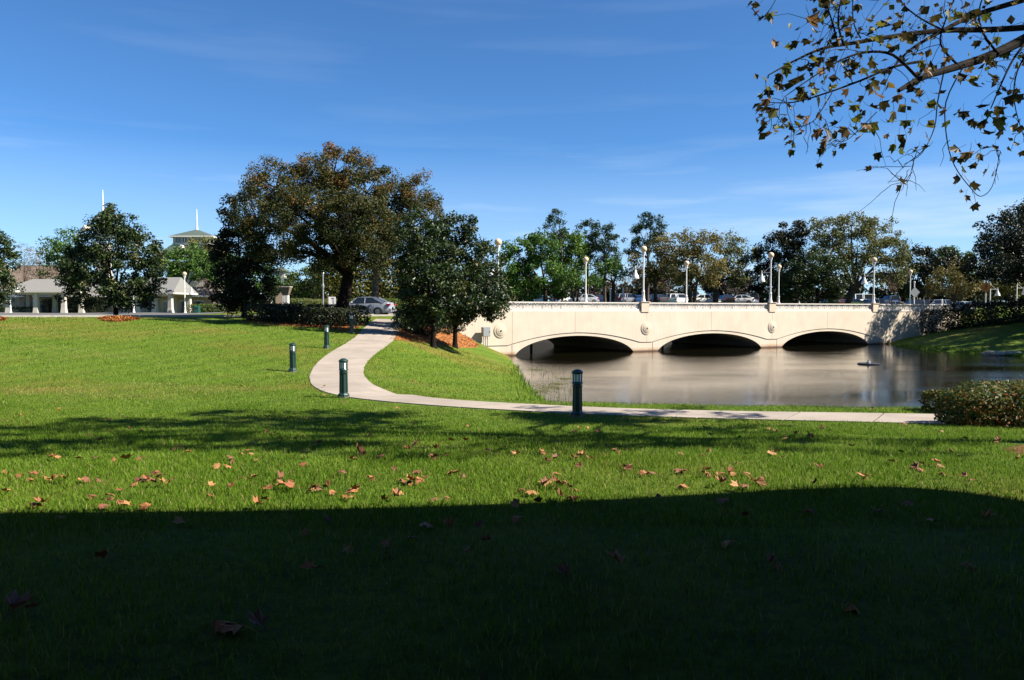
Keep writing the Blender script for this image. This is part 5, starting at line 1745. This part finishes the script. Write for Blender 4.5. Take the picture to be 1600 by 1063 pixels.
tw.append(curve([(1318, 70), (1310, 40), (1312, 10), (1325, -30)], 8.5, 8.4, .012, .005))
tw.append(curve([(1345, 60), (1335, 40), (1332, 10), (1336, -30)], 8.6, 8.4, .008, .004))
tw.append(curve([(1175, 13), (1190, 28), (1205, 12), (1222, -20)], 8.0, 8.0, .005, .003, 5))
tw.append(curve([(1480, 50), (1440, 30), (1410, 5), (1395, -30)], 9.2, 8.8, .012, .005))
tw.append(curve([(1500, 105), (1470, 70), (1478, 30), (1500, -20)], 9.2, 9.0, .014, .006))
tw.append(curve([(1560, 85), (1535, 50), (1530, 15), (1545, -25)], 9.5, 9.2, .016, .006))
tw.append(curve([(1620, 60), (1590, 110), (1585, 160), (1600, 215)], 9.8, 9.5, .012, .004))
for k in range(190):                                   # fine twigs, drooping
    b = tw[rng.choice([i for i in range(19) if i != 14])]
    a = b[rng.integers(2, len(b))]
    px_a = 800 + F_PX * (a + OFF)[0] / (a + OFF)[1]
    d = np.array([rng.normal(-.30, .45), rng.normal(0, .35), rng.normal(.05, .4)]) * rng.uniform(.2, .6) * (.55 if px_a < 1290 else 1)
    drop = rng.uniform(0, .28)
    q_ = [a + d * u + np.array([0, 0, -drop * u * u]) + rng.normal(0, .012, 3) for u in (.0, .25, .5, .75, 1.0)]
    wood.tube(q_, [.0046, .004, .0034, .0028, .002], 4)
    tw.append(np.array(q_[1:]))
wood_ob = wood.build("trunk", MATS["bark_dark"], syc, True)

ANG = [0, 18, 40, 62, 84, 108, 130, 152, 166, 180]
RAD = [.80, .62, 1.0, .70, 1.05, .70, 1.0, .62, .80, .35]


def syc_leaf(name, mat, curl, seed):
    """a five-lobed leaf, curled, blade along +x, unit size"""
    r = random.Random(seed)
    out = []
    for a, rd in zip(ANG, RAD):
        for sgn in ((1,) if a in (180,) else (1,)):
            out.append((a - 90, rd))
    pts = [(0.18 * 0 + rd * math.cos(math.radians(a)) * .55, rd * math.sin(math.radians(a)) * .5) for a, rd in [(x, y) for x, y in out]]
    V = [(0, 0, 0)]
    for x, y in pts:
        z = curl * (abs(y) ** 1.6) * 1.4 + curl * .8 * x * x + r.uniform(-.05, .05)
        V.append((x, y * (1 - curl * .25), z))
    n_ = len(pts)
    F = [(0, i, i % n_ + 1) for i in range(1, n_ + 1)]
    mb = MB().add(V, F)
    mb.tube([(-.02, 0, 0.0), (-.25, 0.01, .02), (-.45, 0.03, .05 + .1 * curl)], [.012, .010, .008], 4)
    me = mb.mesh(name, mat)
    at = me.attributes.new("rnd", 'FLOAT', 'FACE')
    tone = r.random()
    at.data.foreach_set("value", [tone] * len(me.polygons))
    return me


SYC = [syc_leaf("leaf", MATS["leaf_sycamore"], 0.15 + .5 * (i % 4) / 3, 300 + i) for i in range(16)]
LZ = [(330, 85, 1.5), (360, 155), (320, 195), (265, 200), (365, 205), (160, 205), (210, 230), (195, 365), (215, 330), (270, 380, 1.4), (320, 280), (380, 280), (450, 275), (285, 455, 1.3), (240, 490), (207, 500), (125, 485, 1.2), (118, 433, .7), (143, 527), (330, 568, 1.2), (365, 480), (425, 518), (465, 497), (515, 435), (550, 515), (555, 572), (515, 630, 1.2), (468, 600), (410, 630, 1.2), (375, 635), (408, 687, 1.3), (575, 640), (580, 665), (595, 470), (655, 465), (630, 600, 1.4), (600, 605), (620, 520), (685, 495), (740, 545, 1.2), (710, 600, 1.2), (760, 465), (800, 590), (765, 660), (800, 680, 1.2), (745, 705), (700, 660, .8), (895, 620), (905, 665), (860, 720, .8), (830, 625, .8), (880, 460), (915, 495), (950, 460), (920, 530), (965, 530, 1.2), (1000, 540), (1000, 595), (1080, 545), (1060, 545), (1105, 590), (1130, 595), (1180, 590), (1165, 600), (1215, 655, 1.3), (1275, 640, 1.3), (1255, 575, 1.5), (1250, 520, 1.3), (1190, 520, 1.4), (1300, 470, 1.4), (1340, 460, 1.3), (1355, 460), (1270, 425), (1210, 370), (1150, 380, 1.4), (1090, 370, 1.5), (1110, 400, 1.4), (1065, 360, 1.2), (1055, 725, 1.1), (1110, 745, 1.3), (1160, 750, 1.1), (1205, 720, .9), (1145, 705, .7), (1235, 715, .7), (1030, 768, .8), (1065, 775, .8), (1080, 825, .8), (1065, 870, 1.1), (1115, 895, 1.3), (1195, 832, 1.1), (1075, 940, .7), (1092, 955, .8), (1128, 1000, 1), (765, 875, .9), (770, 905, .9), (1345, 705, .8), (1365, 740, .8), (75, 55, .8), (105, 80, .8), (140, 78, .9), (50, 10, .7), (80, 20, .8), (565, 20), (600, 95, .9), (565, 135, .8), (745, 70), (760, 110, 1.1), (800, 160), (850, 100, 1.2), (890, 30), (940, 75), (1040, 90, 1.1), (1130, 50, 1.2), (1185, 70), (1250, 180), (1330, 10), (700, 110), (730, 95, 1.2), (790, 110), (660, 130), (870, 210), (745, 230), (850, 260), (880, 300), (900, 340, 1.1), (840, 430, 1.1), (870, 430), (640, 300, 1.1), (560, 270), (480, 250, 1.1), (410, 300, 1.2), (300, 330, 1.2), (240, 320, 1.1), (250, 420, 1.2), (180, 410), (345, 410), (400, 350), (490, 330), (520, 340), (440, 425, .9), (930, 330, 1.3), (1000, 280, 1.1), (990, 235, .8), (1200, 240), (1220, 295, 1.2), (1160, 200), (1120, 140), (1265, 545, 1.4), (1235, 590, 1.4), (1225, 545), (1190, 545)]
leaf_no = 0


def hang_leaf(P, size, k):
    o = link("leaf", SYC[k % len(SYC)], syc)
    o.location = P
    o.rotation_euler = (rng.normal(0, .7), rng.uniform(.3, 1.7), rng.uniform(0, 2 * math.pi))
    o.scale = (size * rng.uniform(.75, 1.1), size * rng.uniform(.6, 1.05), size)
    return o


for e in LZ:
    zx, zy = e[0], e[1]; s = e[2] if len(e) > 2 else 1.0
    px, py = 1160 + zx / 3.127, zy / 3.127
    yy = np.interp(px, [1170, 1300, 1450, 1600], [8.0, 8.3, 8.8, 9.4]) + rng.normal(0, .15)
    hang_leaf(at_y(px, py, yy) - OFF, .20 * s, rng.integers(0, 16))
for k in range(150):                                   # more along the twigs, denser to the upper right
    b = tw[rng.integers(0, len(tw))]
    a = b[rng.integers(len(b) // 2, len(b))] + rng.normal(0, .03, 3)
    w = a + OFF
    pxx = 800 + F_PX * w[0] / w[1]
    pyy = 486 - F_PX * (w[2] - EYE) / w[1]
    if pyy > 240 and rng.random() < .8:
        continue
    hang_leaf(a, rng.uniform(.12, .20), rng.integers(0, 16))
sp_ = []
while len(sp_) < 330:                                  # small leaves and buds along the twigs
    b = tw[rng.integers(0, len(tw))]
    a = b[rng.integers(len(b) // 2, len(b))] + rng.normal(0, .05, 3)
    w = a + OFF
    if 486 - F_PX * (w[2] - EYE) / w[1] < 225:
        sp_.append(a)
sp_ = np.array(sp_)
o = link("small_leaves", leaf_cloud("small_leaves", sp_, rng.normal(size=sp_.shape), rng.uniform(.04, .13, len(sp_)), MATS["leaf_sycamore"], rng.random(len(sp_)), .85), syc)
o["kind"] = "stuff"
# the rest of the crown, above and to the right of the frame
cc = []
boughs = MB()
for (x, y, z, r) in ((2.2, 8.6, 8.4, 1.7), (4.2, 9.8, 9.0, 1.8), (6.2, 9.4, 9.4, 2.0), (8.6, 11, 10.5, 2.4), (10.8, 10.2, 9.0, 2.2), (3.4, 11.2, 9.6, 1.6), (0.9, 9.6, 8.9, 1.3), (12.2, 9.5, 7.2, 2.0), (9.6, 9.4, 6.6, 1.5), (5.6, 8.4, 7.9, 1.3), (12.5, 12.5, 7.5, 2.0), (7.2, 12.2, 9.2, 1.6), (-1.0, 9.0, 9.2, 1.2), (11.5, 14.8, 8.8, 1.1), (12.4, 14.5, 9.5, 1.2), (11.0, 14.85, 8.1, .8), (11.8, 14.6, 9.0, 1.0), (12.6, 15.6, 8.0, 1.7), (3.2, 13.2, 9.9, 1.2), (6.2, 14.2, 10.4, 1.3), (9.2, 14.4, 10.8, 1.3), (.8, 12.0, 9.6, 1.0), (5.0, 12.6, 9.8, 1.1), (7.6, 13.4, 10.0, 1.0)):
    h0 = np.array([TX, TY, TZ + min(z - TZ - 2.0, 7.0)])
    e = np.array([x, y, z])
    m_ = (h0 + e) / 2 + np.array([0, 0, .5])
    boughs.tube([h0 - OFF, m_ - OFF, e - OFF], [.075, .05, .02], 6)
    for k in range(16):
        d = rng.normal(size=3); d /= np.linalg.norm(d)
        c = e + d * r * rng.random() ** .4 * np.array([1, 1, .6])
        lim = EYE + .415 * c[1] + .5
        if c[0] < .70 * c[1] + .4:
            c[2] = max(c[2], lim + .5)
        cc.append(c)
        boughs.tube([e - OFF, (e + c) / 2 - OFF + rng.normal(0, .1, 3), c - OFF], [.02, .013, .005], 4)
boughs.build("bough", MATS["bark_dark"], syc)
pos, nrm, sz, rnd = clump_leaves(rng, np.array(cc) - OFF, 38, .50, .18, rng.uniform(.1, .8, len(cc)), .2)
o = link("upper_leaves", leaf_cloud("upper_leaves", pos, nrm, sz, MATS["leaf_sycamore"], rnd, .9), syc)
o["kind"] = "stuff"

# ------------------------------------------------------------------ fallen leaves
DRY = [syc_leaf("fallen_leaf", MATS["dry_leaf_%d" % (i % 4)], .45 + .8 * (i % 5) / 4, 400 + i) for i in range(20)]
Z1L = [(150, 455, 1.2), (200, 455, 1.3), (500, 415, 1.3), (545, 443, 1.2), (555, 393), (600, 470), (685, 472, 1.2), (455, 468), (1205, 440, 1.2), (1195, 458), (960, 412), (962, 370), (1072, 380), (1225, 388, 1.1), (1320, 370, 1.3), (1355, 382, 1.2), (1290, 375), (1345, 352), (1455, 388), (1515, 380, 1.4), (1520, 400), (1580, 420), (1165, 335), (1120, 332), (1270, 345), (1410, 270), (1190, 250), (1075, 250), (1015, 278), (1068, 285), (1130, 205, 1.2), (1110, 215), (1150, 218), (1165, 168, 1.1), (1355, 152, 1.1), (1225, 122), (1265, 122), (1290, 137), (1385, 130), (1465, 172), (1410, 203), (1565, 172), (850, 185), (810, 192), (880, 212, 1.1), (715, 310, 1.1), (745, 320), (650, 335), (680, 338), (635, 358), (720, 362, 1.2), (770, 368), (575, 248, 1.3), (525, 240, 1.1), (640, 240), (440, 245), (360, 237, 1.1), (232, 240), (20, 300), (100, 320), (135, 337), (205, 330, 1.2), (170, 325), (255, 342), (300, 342, 1.1), (375, 350), (408, 338), (405, 420), (10, 400, 1.1), (98, 37), (117, 65), (498, 52), (515, 110), (565, 105), (600, 105), (650, 105), (745, 138), (470, 157), (415, 127), (265, 2), (1575, 310), (1440, 388), (850, 545, 1.1), (470, 720, 1.2), (495, 722), (1410, 580), (1440, 770, 1.1), (1480, 768), (60, 968, 1.5), (120, 960, 1.2), (1000, 1015, 1.4), (1120, 1040, 1.3), (1210, 1040, 1.2), (265, 520), (1500, 520)]
Z2L = [(25, 405, 1.4), (230, 400, 1.2), (165, 443), (230, 425), (420, 430), (470, 432), (490, 305, 1.1), (545, 318, 1.1), (255, 342), (300, 350), (330, 330, 1.4), (345, 300, 1.3), (325, 350, 1.2), (365, 340), (130, 330, 1.2), (105, 328), (212, 284), (170, 235, 1.3), (65, 225, 1.3), (35, 240, 1.2), (20, 248), (8, 170), (105, 137), (290, 203, 1.1), (325, 175), (420, 200), (410, 240), (430, 232), (465, 225), (355, 118), (310, 82), (235, 5), (430, 30), (570, 88), (550, 160, 1.1), (480, 158), (710, 142), (660, 198), (800, 220, 1.1), (985, 158, 1.2), (960, 250, 1.3), (920, 252), (1058, 240), (1130, 245), (1250, 195, 1.2), (1265, 208), (1190, 222), (1085, 287), (970, 310), (1305, 290, 1.3), (1290, 292), (1395, 310, 1.1), (1530, 300), (1550, 298), (1540, 370, 1.1), (1440, 412), (1545, 215), (945, 345, 1.6), (975, 365, 1.7), (1010, 355, 1.3), (1035, 385, 1.2), (910, 375, 1.2), (865, 400, 1.3), (815, 392, 1.2), (875, 440), (990, 422, 1.1), (1040, 425), (1075, 90), (1110, 88), (1060, 115), (1175, 115), (985, 108), (910, 215), (800, 465, 1.1), (370, 550, 1.4), (480, 575, 1.2), (610, 580, 1.2), (670, 632, 1.2), (200, 630, 1.3), (290, 630, 1.2), (190, 690), (1020, 800, 1.2), (1270, 750, 1.6), (20, 660), (765, 530), (560, 695)]
Z3L = [(195, 362, 1.4), (280, 378, 1.1), (325, 372), (350, 358, 1.1), (395, 350), (10, 372), (105, 312), (125, 295, 1.1), (180, 310), (230, 312, 1.1), (300, 310), (30, 300), (430, 215, 1.1), (490, 237), (10, 215), (138, 205), (105, 228), (650, 293, 1.2), (865, 330, 1.4), (1005, 262, 1.5), (1135, 278, 1.2), (1100, 288), (1070, 284), (1215, 312, 1.1), (1345, 345), (795, 185, 1.2), (620, 145, 1.2), (655, 98, 1.1), (700, 102), (310, 102), (455, 115), (500, 143), (540, 130), (425, 95), (122, 90), (155, 135), (282, 135), (855, 132), (1035, 78), (1210, 112), (1320, 140, 1.2), (1300, 148), (1250, 195), (1155, 195), (1025, 210), (1475, 160), (1525, 90), (1575, 240), (1205, 268), (270, 265), (625, 370), (1060, 445, 1.2), (180, 440, 1.4), (590, 490, 1.2), (1410, 538, 1.2), (240, 640, 1.6), (215, 510), (290, 520), (460, 735, 1.4), (430, 738), (1160, 530), (800, 940, 1.5), (940, 490), (1330, 745)]
extra = np.random.default_rng(9)
for lst_ in (Z1L, Z2L, Z3L):                           # leaves lying against each other in small drifts
    for e in list(lst_)[::3]:
        if 150 < e[1] < 470 and extra.random() < .85:
            lst_.append((e[0] + extra.normal(0, 16), e[1] + extra.normal(0, 5), extra.uniform(.8, 1.2)))
for lst, ox in ((Z1L, 0), (Z2L, 540), (Z3L, 1060)):
    for e in lst:
        px, py = ox + e[0] / 2.952, 640 + e[1] / 2.952
        s = e[2] if len(e) > 2 else 1.0
        g = on_ground(px, py)
        i = int(rng.integers(0, 20))
        o = link("fallen_leaf", DRY[i], None, (g[0], g[1], g[2] + .05))
        o.rotation_euler = (rng.normal(0, .3) + (math.pi if rng.random() < .5 else 0), rng.normal(0, .3), rng.uniform(0, 6.28))
        sz_ = .148 * s * rng.uniform(.8, 1.15)
        o.scale = (sz_, sz_, sz_ * .8)
        shade = py > 806 or (px > 1000 and py > 792)
        if shade:
            tag(o, "dry brown leaf lying in the shaded foreground grass", "leaf", "fallen leaves in the foreground shade")
        else:
            tag(o, "dry brown leaf lying on the lawn in front of the path", "leaf", "fallen leaves on the lawn")
for (px, py) in ((505, 607), (494, 615), (508, 622), (540, 632), (578, 630), (375, 606), (432, 570), (648, 597), (1365, 642)):
    g = on_ground(px, py)
    o = link("fallen_leaf", DRY[int(rng.integers(0, 20))], None, (g[0], g[1], g[2] + .06))
    o.rotation_euler = (rng.normal(0, .3), rng.normal(0, .3), rng.uniform(0, 6.28)); o.scale = (.15, .15, .15)
    tag(o, "dry brown leaf lying beside the concrete path", "leaf", "fallen leaves near the path")

# ------------------------------------------------------------------ grass blades on the near lawn
def blades(rng, y0, y1, dens, h, w, two_seg):
    wmax = .74 * y1 + 1.6
    n_ = int(dens * 2 * wmax * (y1 - y0))
    x = rng.uniform(-wmax, wmax, n_); y = rng.uniform(y0, y1, n_)
    ok = np.abs(x) < .74 * y + 1.6
    x, y = x[ok], y[ok]
    ok = (path_dist(x, y) > -.02) & (lake_dist(x, y) > .15) & (((x - TX) / 1.3) ** 2 + ((y - TY + .1) / .5) ** 2 > 1)
    x, y = x[ok], y[ok]
    z = ground_z(x, y) - .008
    n_ = len(x)
    a = rng.uniform(0, 2 * math.pi, n_)
    hh = h * rng.uniform(.45, 1.25, n_) * (1 + .25 * np.sin(x * 2.3 + 1) * np.sin(y * 1.9))
    lean = rng.uniform(.1, .8, n_) * hh
    la = rng.uniform(0, 2 * math.pi, n_)
    sx, sy = np.cos(a) * w / 2, np.sin(a) * w / 2
    lx, ly = np.cos(la) * lean, np.sin(la) * lean
    patch = .10 * np.sin(x * .9 + .5) * np.sin(y * .8 + 2) + .08 * np.sin(x * 3.1 + y * 2.3)
    rnd = np.clip(.46 + patch + rng.normal(0, .2, n_), 0, .93)
    pn = np.sin(x * .33 + 1.3 * np.sin(y * .21 + .6)) * np.sin(y * .62 + .8 * np.sin(x * .27)) + .5 * np.sin(x * .9 + y * .5) * np.sin(y * 1.7 - x * .3)
    dead = rng.random(n_) < .05 + .38 * sstep(.25, .95, pn) * sstep(14, 24, y)
    rnd[dead] = rng.uniform(.93, 1, dead.sum())
    if two_seg:
        V = np.stack([np.stack([x - sx, y - sy, z], -1), np.stack([x + sx, y + sy, z], -1),
                      np.stack([x + sx * .8 + lx * .35, y + sy * .8 + ly * .35, z + hh * .6], -1), np.stack([x - sx * .8 + lx * .35, y - sy * .8 + ly * .35, z + hh * .6], -1),
                      np.stack([x + lx, y + ly, z + hh], -1)], 1).reshape(-1, 3)
        b = np.arange(n_)[:, None] * 5
        tri = np.concatenate([b + [0, 1, 2], b + [0, 2, 3], b + [3, 2, 4]], 1).reshape(-1, 3)
        return V, tri, np.repeat(rnd, 3)
    V = np.stack([np.stack([x - sx, y - sy, z], -1), np.stack([x + sx, y + sy, z], -1), np.stack([x + lx, y + ly, z + hh], -1)], 1).reshape(-1, 3)
    return V, np.arange(3 * n_).reshape(-1, 3), rnd


parts = [blades(rng, 2.6, 6.0, 1000, .060, .0065, True), blades(rng, 6.0, 9.5, 2300, .060, .0065, True), blades(rng, 9.5, 14, 1500, .058, .010, False), blades(rng, 14, 19.5, 850, .055, .014, False), blades(rng, 19.5, 25.5, 300, .06, .02, False), blades(rng, 25.5, 36, 130, .065, .03, False), blades(rng, 36, 47, 60, .07, .04, False)]
Vs, Ts, Rs, o_ = [], [], [], 0
for V, T, R_ in parts:
    Vs.append(V); Ts.append(T + o_); Rs.append(R_); o_ += len(V)
me = np_mesh("grass", np.concatenate(Vs), np.concatenate(Ts), MATS["grass_blade"], False)
at = me.attributes.new("rnd", 'FLOAT', 'FACE')
at.data.foreach_set("value", np.concatenate(Rs).astype(np.float32))
o = link("grass", me)
tag(o, "short green grass blades of the near lawn", "grass", kind="stuff")

# reeds and floating weed by the left shore
P = []
for k in range(240):
    px, py = rng.uniform(826, 905), rng.uniform(574, 624)
    if px < 806 + (py - 572) * .78 + 10:
        continue
    P.append(at_z(px, py, WATER_Z))
mbv, mbt, rn = [], [], []
for p_ in P:
    hh = rng.uniform(.05, .4); a = rng.uniform(0, 6.28)
    i = len(mbv)
    mbv += [(p_[0] - .012 * math.cos(a), p_[1] - .012 * math.sin(a), WATER_Z - .05), (p_[0] + .012 * math.cos(a), p_[1] + .012 * math.sin(a), WATER_Z - .05), (p_[0] + rng.normal(0, .06), p_[1] + rng.normal(0, .06), WATER_Z + hh)]
    mbt.append((i, i + 1, i + 2)); rn.append(rng.random())
for (px, py, w) in ((850, 603, .7), (862, 606, .5), (884, 592, .35), (872, 600, .3), (838, 578, .4), (845, 612, .5)):
    c = at_z(px, py, WATER_Z)
    for k in range(160):
        x, y = c[0] + rng.normal(0, w * .6), c[1] + rng.normal(0, w * .9)
        a = rng.uniform(0, 6.28); s = rng.uniform(.03, .09)
        i = len(mbv)
        mbv += [(x + s * math.cos(a), y + s * math.sin(a), WATER_Z + .006), (x + s * math.cos(a + 2), y + s * math.sin(a + 2), WATER_Z + .008), (x + s * math.cos(a + 4), y + s * math.sin(a + 4), WATER_Z + .01)]
        mbt.append((i, i + 1, i + 2)); rn.append(rng.random())
me = np_mesh("water_weed", np.array(mbv), np.array(mbt), MATS["leaf_reed"], False)
at = me.attributes.new("rnd", 'FLOAT', 'FACE'); at.data.foreach_set("value", np.array(rn, np.float32))
o = link("water_weed", me)
tag(o, "thin reeds and floating weed in the shallows by the left shore", "weed", kind="stuff")
# bank grass fringe along the visible shores
mbv, mbt, rn = [], [], []
for (pa, pb, n_) in (((1395, 541), (1600, 558), 1500), ((806, 572), (852, 632), 700)):
    for k in range(n_):
        u = rng.random()
        p_ = at_z(pa[0] + (pb[0] - pa[0]) * u, pa[1] + (pb[1] - pa[1]) * u, WATER_Z)
        x, y = p_[0] + rng.normal(0, .5), p_[1] + rng.normal(0, .5)
        d_ = float(lake_dist(np.array([x]), np.array([y]))[0])
        if d_ < -.15 or d_ > 1.0:
            continue
        z = max(float(ground_z(x, y)), WATER_Z) - .02
        hh = rng.uniform(.12, .4); a = rng.uniform(0, 6.28); w = .03
        i = len(mbv)
        mbv += [(x - w * math.cos(a), y - w * math.sin(a), z), (x + w * math.cos(a), y + w * math.sin(a), z), (x + rng.normal(0, .1), y + rng.normal(0, .1), z + hh)]
        mbt.append((i, i + 1, i + 2)); rn.append(rng.uniform(.2, .9))
me = np_mesh("bank_grass", np.array(mbv), np.array(mbt), MATS["grass_blade"], False)
at = me.attributes.new("rnd", 'FLOAT', 'FACE'); at.data.foreach_set("value", np.array(rn, np.float32))
o = link("bank_grass", me)
tag(o, "rough grass fringe along the lake's edge", "grass", kind="stuff")

# ------------------------------------------------------------------ unseen roof and walls, added and shaped to shade the foreground
shade_root = thing("shade_roof", "unseen dark roof and walls added above and behind the camera to shade the foreground", "building", (0, -6, 0))
RH = 5.0
kx, ky = SUN[0] / SUN[2], SUN[1] / SUN[2]
edge = []  # roof edge traced back towards the sun from the shadow's outline
for px, py in ((-900, 800), (-300, 801), (100, 801), (400, 801), (540, 799), (700, 796), (850, 792), (1000, 785), (1120, 778), (1250, 770), (1350, 766), (1430, 765), (1500, 771), (1560, 779), (1620, 790), (1700, 806), (1800, 830)):
    g = at_z(px, py, 0.0)
    edge.append((g[0] + kx * RH, g[1] + ky * RH))
e0, e1 = edge[0], edge[-1]
poly = edge + [(e1[0] + 1.5, -9.0), (e0[0], -9.0)]
MB().prism(poly, lambda a, b: (a, b + 6, RH), lambda a, b: (a, b + 6, RH + .16)).build("roof", MATS["shade_roof_wood"], shade_root)
MB().box(((e0[0] + e1[0]) / 2, -2.9, RH / 2), (e1[0] - e0[0], .3, RH - .01)).build("wall", MATS["shade_roof_wood"], shade_root)
MB().box((-7.2, 5.4, RH / 2 - .01), (.3, 16.2, RH - .03)).build("shade_wall", MATS["shade_roof_wood"], shade_root)  # unseen wall added to keep side sky light off the shaded grass
MB().box((7.6, 3.4, RH / 2 - .01), (.3, 12.2, RH - .03)).build("shade_wall", MATS["shade_roof_wood"], shade_root)  # its opposite, added to block sky light from the right
